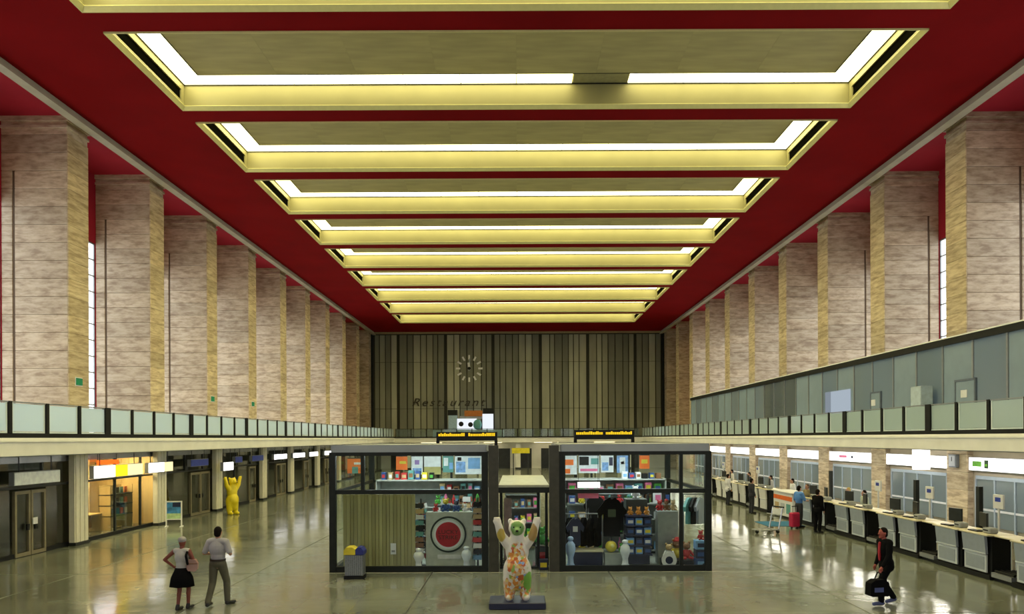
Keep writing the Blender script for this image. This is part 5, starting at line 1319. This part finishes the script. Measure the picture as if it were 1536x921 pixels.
            for z, rx in ((z0, fl), ((z0 + z1) / 2, fl * 0.88), (z1 - 0.08, 0.185), (z1, 0.155)):
                rings.append([V((rx * math.cos(a) * (1 + 0.05 * math.sin(7 * a) * (z < 0.8)), rx * 0.78 * math.sin(a) * (1 + 0.05 * math.sin(7 * a) * (z < 0.8)), z)) for a in [2 * math.pi * i / 28 for i in range(28)]])
            m.rings(rings); m.build('skirt', mat, t, True); continue
        elif part == 'shoe':
            for s in 'LR':
                m = MB(); a, b = G['ank' + s], G['toe' + s]
                m.chain([(a - Vector((0, 0.03, 0.035)) * k, 0.048 * k), (b + Vector((0, 0.02, 0.0)), 0.042 * k)]); m.capsule(a - Vector((0, 0.02, 0.02)) * k, 0.048 * k, a + Vector((0, 0, 0.03)) * k, 0.05 * k)
                soft('shoe', m, mat, t, 0.012, 3)
            continue
        elif part == 'belt':
            m.lathe([(0.172 * k, 0), (0.175 * k, 0.04 * k)], V((0, 0, 1.0)), 24)
            for i, v in enumerate(m.v): m.v[i] = (v[0], v[1] * 0.78, v[2])
            m.build('belt', mat, t); continue
        soft(part, m, mat, t, 0.012, 4)
    return t, G, k

SK1 = skin('tanned', (0.22, 0.055, 0.035)); SK2 = skin('fair', (0.52, 0.27, 0.18)); DKHAIR = plain('dark_hair', (0.010, 0.007, 0.006), 0.85, var=0.3, scale=30, spec=0.1)
GSHIRT = plain('grey_white_shirt', (0.40, 0.39, 0.42), 0.8, var=0.08, scale=5, bump=0.3); WTOP = plain('off_white_top', (0.50, 0.49, 0.48), 0.8, var=0.08, scale=5, bump=0.3)
OTR = plain('olive_trousers', (0.11, 0.105, 0.07), 0.8, var=0.15, scale=4, bump=0.3); SHOEB = plain('black_shoe', (0.012, 0.011, 0.010), 0.4)
# woman, walking away, hand on hip
wl_ = (PX(272, 16.6), 16.6, 0.0)
t, G, k = person('woman in a white sleeveless top and black skirt walking away, hand on hip', wl_, R(-6), 1.62,
    {'elL': (-0.40, -0.06, 1.21), 'wrL': (-0.20, 0.02, 1.02), 'elR': (0.31, 0.02, 1.14), 'wrR': (0.22, 0.24, 1.06), 'kneeL': (-0.07, 0.02, 0.50), 'ankL': (-0.05, -0.10, 0.085), 'kneeR': (0.10, 0.12, 0.52), 'ankR': (0.10, 0.10, 0.085)},
    SK1, None, {'top': {'mat': WTOP, 'sleeve': 0, 'e': 0.012}, 'skirt': {'mat': CLOTHB, 'z': (0.57, 1.02), 'flare': 0.29}, 'shoe': {'mat': SHOEB}}, cap=plain('grey_cap', (0.36, 0.34, 0.36), 0.8))
m = MB(); m.chain([((0.14, 0.02, 1.36), 0.03), ((0.17, -0.13, 1.22), 0.028), ((0.19, -0.10, 1.04), 0.028)]); soft('shoulder_strap', m, CLOTHB, t, 0.012, 2)
hb = thing('shoulder_bag', 'dusty pink shoulder bag under the right arm of the woman in the skirt', 'bag', (wl_[0] + 0.25, wl_[1] - 0.03, 0.86), R(10))
MB().prism([(-0.08, 0.02), (0.06, 0.0), (0.11, 0.05), (0.12, 0.18), (0.07, 0.27), (-0.06, 0.27), (-0.11, 0.18), (-0.11, 0.07)], -0.06, 0.06).build('pouch', plain('dusty_pink_leather', (0.42, 0.25, 0.22), 0.5), hb); MB().box(-0.10, 0.11, -0.066, 0.066, 0.17, 0.19).build('flap_seam', BROWN, hb)
MB().capsule((-0.05, 0, 0.29), 0.012, (-0.1, 0.05, 0.5), 0.012).build('strap', CLOTHB, hb)
# man, walking away
person('man in a grey short-sleeved shirt and olive trousers walking away beside the woman', (PX(326, 17.0), 17.0, 0), R(-2), 1.80,
    {'elL': (-0.29, -0.04, 1.17), 'wrL': (-0.20, 0.20, 1.12), 'elR': (0.29, -0.04, 1.17), 'wrR': (0.20, 0.20, 1.12), 'kneeL': (-0.12, 0.00, 0.50), 'ankL': (-0.14, -0.20, 0.10), 'kneeR': (0.13, 0.16, 0.52), 'ankR': (0.16, 0.12, 0.085), 'toeR': (0.25, 0.26, 0.04)},
    SK2, DKHAIR, {'shirt': {'mat': GSHIRT, 'sleeve': 0.85, 'e': 0.028}, 'trousers': {'mat': OTR}, 'belt': {'mat': plain('dark_belt', (0.03, 0.02, 0.012), 0.6)}, 'shoe': {'mat': SHOEB}})
# man with bag on the right, striding left towards the camera
rm = (PX(1329, 16.8), 16.8, 0)
DSUIT = plain('black_suit', (0.006, 0.0065, 0.007), 0.9, var=0.2, spec=0.08)
t, G, k = person('man in a black jacket striding to the left with a black bag', rm, R(98), 1.74,
    {'elL': (-0.25, 0.10, 1.14), 'wrL': (-0.24, 0.27, 0.90), 'elR': (0.26, -0.03, 1.14), 'wrR': (0.25, 0.10, 0.88), 'kneeL': (-0.10, 0.22, 0.53), 'ankL': (-0.10, 0.20, 0.10), 'kneeR': (0.10, 0.02, 0.50), 'ankR': (0.11, -0.24, 0.13), 'toeR': (0.12, -0.10, 0.045)},
    skin('ruddy', (0.42, 0.10, 0.07)), DKHAIR, {'jacket': {'mat': DSUIT, 'sleeve': 1.9, 'e': 0.030}, 'trousers': {'mat': DSUIT}, 'shoe': {'mat': plain('bluish_shoe', (0.08, 0.10, 0.26), 0.4)}}, lean=R(5))
m = MB(); m.chain([((0.0, 0.165, 1.40), 0.03), ((0.0, 0.175, 1.2), 0.035), ((0.0, 0.165, 1.02), 0.028)]); soft('red_shirt_front', m, plain('red_shirt', (0.45, 0.02, 0.03), 0.7), t, 0.012, 2)
hand = Matrix.Rotation(R(98), 3, 'Z') @ Vector((-0.24, 0.30, 0.80)); 
bg2 = thing('holdall_bag', 'black holdall with a blue mark hanging from the striding man', 'bag', (rm[0] + hand.x - 0.08, rm[1] + hand.y, 0.26), R(10))
MB().prism([(-0.24, 0.03), (-0.18, 0.0), (0.20, 0.0), (0.25, 0.05), (0.22, 0.30), (0.12, 0.37), (-0.10, 0.37), (-0.22, 0.30)], -0.10, 0.10).build('body', CLOTHB, bg2)
MB().box(-0.14, 0.08, -0.108, -0.10, 0.10, 0.20).build('mark', plain('bag_blue', (0.10, 0.13, 0.35), 0.5), bg2)
mm_ = MB(); mm_.chain([((-0.08, 0, 0.35), 0.014), ((0.0, 0, 0.52), 0.014), ((0.16, 0, 0.52), 0.014), ((0.16, 0, 0.35), 0.014)]); mm_.build('handle', CLOTHB, bg2, True)

# travellers and staff by the information desk
BLSH = plain('blue_shirt', (0.10, 0.28, 0.70), 0.7, var=0.1); DTR = plain('dark_trousers', (0.02, 0.022, 0.03), 0.8); BTR = plain('blue_skirt', (0.10, 0.16, 0.45), 0.8)
person('person in a bright blue shirt standing by the red suitcase at the desk', (PX(1198, 31.2), 31.2, 0), R(-70), 1.75, {'elR': (0.26, 0.08, 1.15), 'wrR': (0.20, 0.26, 1.12)}, SK2, DKHAIR,
    {'shirt': {'mat': BLSH, 'sleeve': 0.9, 'e': 0.03}, 'trousers': {'mat': DTR}, 'shoe': {'mat': SHOEB}}, voxel=0.014)
person('person all in black standing at the counters right of the blue shirt', (PX(1226, 29.4), 29.4, 0), R(-60), 1.72, {'elL': (-0.24, 0.1, 1.14), 'wrL': (-0.18, 0.28, 1.1)}, SK2, DKHAIR,
    {'jacket': {'mat': CLOTHB, 'sleeve': 1.9, 'e': 0.03}, 'trousers': {'mat': CLOTHB}, 'shoe': {'mat': SHOEB}}, voxel=0.014)
person('person in an olive top facing the blue shirted person', (PX(1211, 33.15), 33.15, 0), R(110), 1.70, {}, SK2, plain('brown_hair', (0.08, 0.04, 0.02), 0.6),
    {'shirt': {'mat': plain('olive_top', (0.25, 0.20, 0.10), 0.8), 'sleeve': 0.8, 'e': 0.02}, 'trousers': {'mat': DTR}, 'shoe': {'mat': SHOEB}}, voxel=0.014)
person('blond clerk standing behind the counters right of the person in black', (PX(1253, 31.0) + 0.55, 31.0, 0), R(90), 1.68, {'wrL': (-0.2, 0.26, 1.05), 'wrR': (0.2, 0.26, 1.05)}, SK2, plain('blond_hair', (0.55, 0.40, 0.12), 0.6),
    {'shirt': {'mat': WHITE, 'sleeve': 1.8, 'e': 0.02}, 'trousers': {'mat': DTR}, 'shoe': {'mat': SHOEB}}, voxel=0.014)
person('dark haired clerk behind the counters, nearest the camera', (PX(1268, 29.6) + 0.75, 29.6, 0), R(95), 1.66, {'wrL': (-0.2, 0.26, 1.05)}, SK2, DKHAIR,
    {'shirt': {'mat': plain('sage_blouse', (0.45, 0.5, 0.42), 0.8), 'sleeve': 1.7, 'e': 0.02}, 'trousers': {'mat': DTR}, 'shoe': {'mat': SHOEB}}, voxel=0.014)
for q, (y, c, nm) in enumerate(((37.4, (0.72, 0.74, 0.78), 'white'), (40.6, (0.5, 0.5, 0.55), 'grey'), (44.4, (0.06, 0.07, 0.10), 'navy'), (48.0, (0.7, 0.68, 0.62), 'cream'))):
    person('clerk in a %s shirt behind the light-whitened far counters' % nm, (XK + 1.4, y, 0), R(90), 1.70, {'wrL': (-0.2, 0.26, 1.05), 'wrR': (0.2, 0.26, 1.05)}, SK2, DKHAIR,
        {'shirt': {'mat': plain('clerk_shirt_' + nm, c, 0.8), 'sleeve': 1.7, 'e': 0.02}, 'trousers': {'mat': DTR}, 'shoe': {'mat': SHOEB}}, voxel=0.016, group='clerks at the far counters')
for q, (y, x, c, nm) in enumerate(((37.0, 11.6, (0.02, 0.02, 0.03), 'black'), (41.5, 11.7, (0.75, 0.75, 0.78), 'white'))):
    person('traveller in a %s jacket queuing at the far light-whitened counters' % nm, (x, y, 0), R(-80), 1.74, {}, SK2, DKHAIR,
        {'jacket': {'mat': plain('traveller_' + nm, c, 0.8), 'sleeve': 1.9, 'e': 0.025}, 'trousers': {'mat': DTR}, 'shoe': {'mat': SHOEB}}, voxel=0.016, group='travellers at the far counters')
# red suitcase
t = thing('suitcase', 'crimson upright suitcase at the feet of the blue shirted person', 'suitcase', (PX(1191, 30.9), 30.9, 0), R(20))
MB().cham(-0.2, 0.2, -0.13, 0.13, 0.06, 0.66, 0.04).build('shell', plain('crimson_shell', (0.50, 0.01, 0.07), 0.45), t)
for x in (-0.14, 0.14):
    MB().lathe([(0.035, 0), (0.045, 0.03), (0.03, 0.06)], (x, 0, 0), 10).build('wheel', BLACK, t); MB().tube((x * 0.7, 0, 0.62), (x * 0.7, 0, 0.9), 0.012, n=6).build('handle_rod', GREY, t)
MB().box(-0.115, 0.115, -0.02, 0.02, 0.9, 0.93).build('handle', BLACK, t)
# baggage trolley
t = thing('baggage_trolley', 'silver baggage trolley standing empty before the blue mat', 'trolley', (PX(1150, 29.4), 29.4, 0), R(-70))
CH_ = plain('trolley_chrome', (0.6, 0.62, 0.65), 0.25, metal=0.7)
m = MB(); m.tube((-0.28, -0.5, 0.14), (-0.28, 0.35, 0.16), 0.03); m.tube((0.28, -0.5, 0.14), (0.28, 0.35, 0.16), 0.03)
for y in (-0.5, -0.25, 0.0, 0.3): m.tube((-0.28, y, 0.15), (0.28, y, 0.15), 0.018)
m.build('deck', CH_, t)
m = MB()
for x in (-0.28, 0.28): m.tube((x, 0.33, 0.15), (x, 0.52, 1.0), 0.03)
m.tube((-0.28, 0.45, 0.70), (0.28, 0.45, 0.70), 0.016); m.tube((-0.28, 0.40, 0.45), (0.28, 0.40, 0.45), 0.016); m.build('back_frame', CH_, t)
MB().tube((-0.32, 0.54, 1.02), (0.32, 0.54, 1.02), 0.032).build('push_bar', BLACK, t)
MB().box(-0.26, 0.26, 0.47, 0.49, 0.72, 0.96).build('advert_plate', WHITE, t)
m = MB()
for x in (-0.24, 0.24): m.tube((x, 0.48, 0.72), (x, 0.18, 0.76), 0.012); 
m.tube((-0.24, 0.18, 0.76), (0.24, 0.18, 0.76), 0.012); m.tube((-0.24, 0.3, 0.62), (0.24, 0.3, 0.62), 0.012); m.build('basket', CH_, t)
for x, y in ((-0.26, 0.3), (0.26, 0.3), (0, -0.48)):
    w_ = MB().tube((x - 0.025, y, 0.075), (x + 0.025, y, 0.075), 0.075, n=16).build('wheel', BLACK, t); MB().box(x - 0.04, x + 0.04, y - 0.03, y + 0.03, 0.1, 0.16).build('fork', CH_, w_)

# ------------------------------------------------------------------ resolve the fused bodies into plain meshes
bpy.context.view_layer.update()
dg = bpy.context.evaluated_depsgraph_get()
done = [(o, bpy.data.meshes.new_from_object(o.evaluated_get(dg))) for o in REMESH]
for o, me in done:
    o.modifiers.clear()
    for p in me.polygons: p.use_smooth = True
    o.data = me
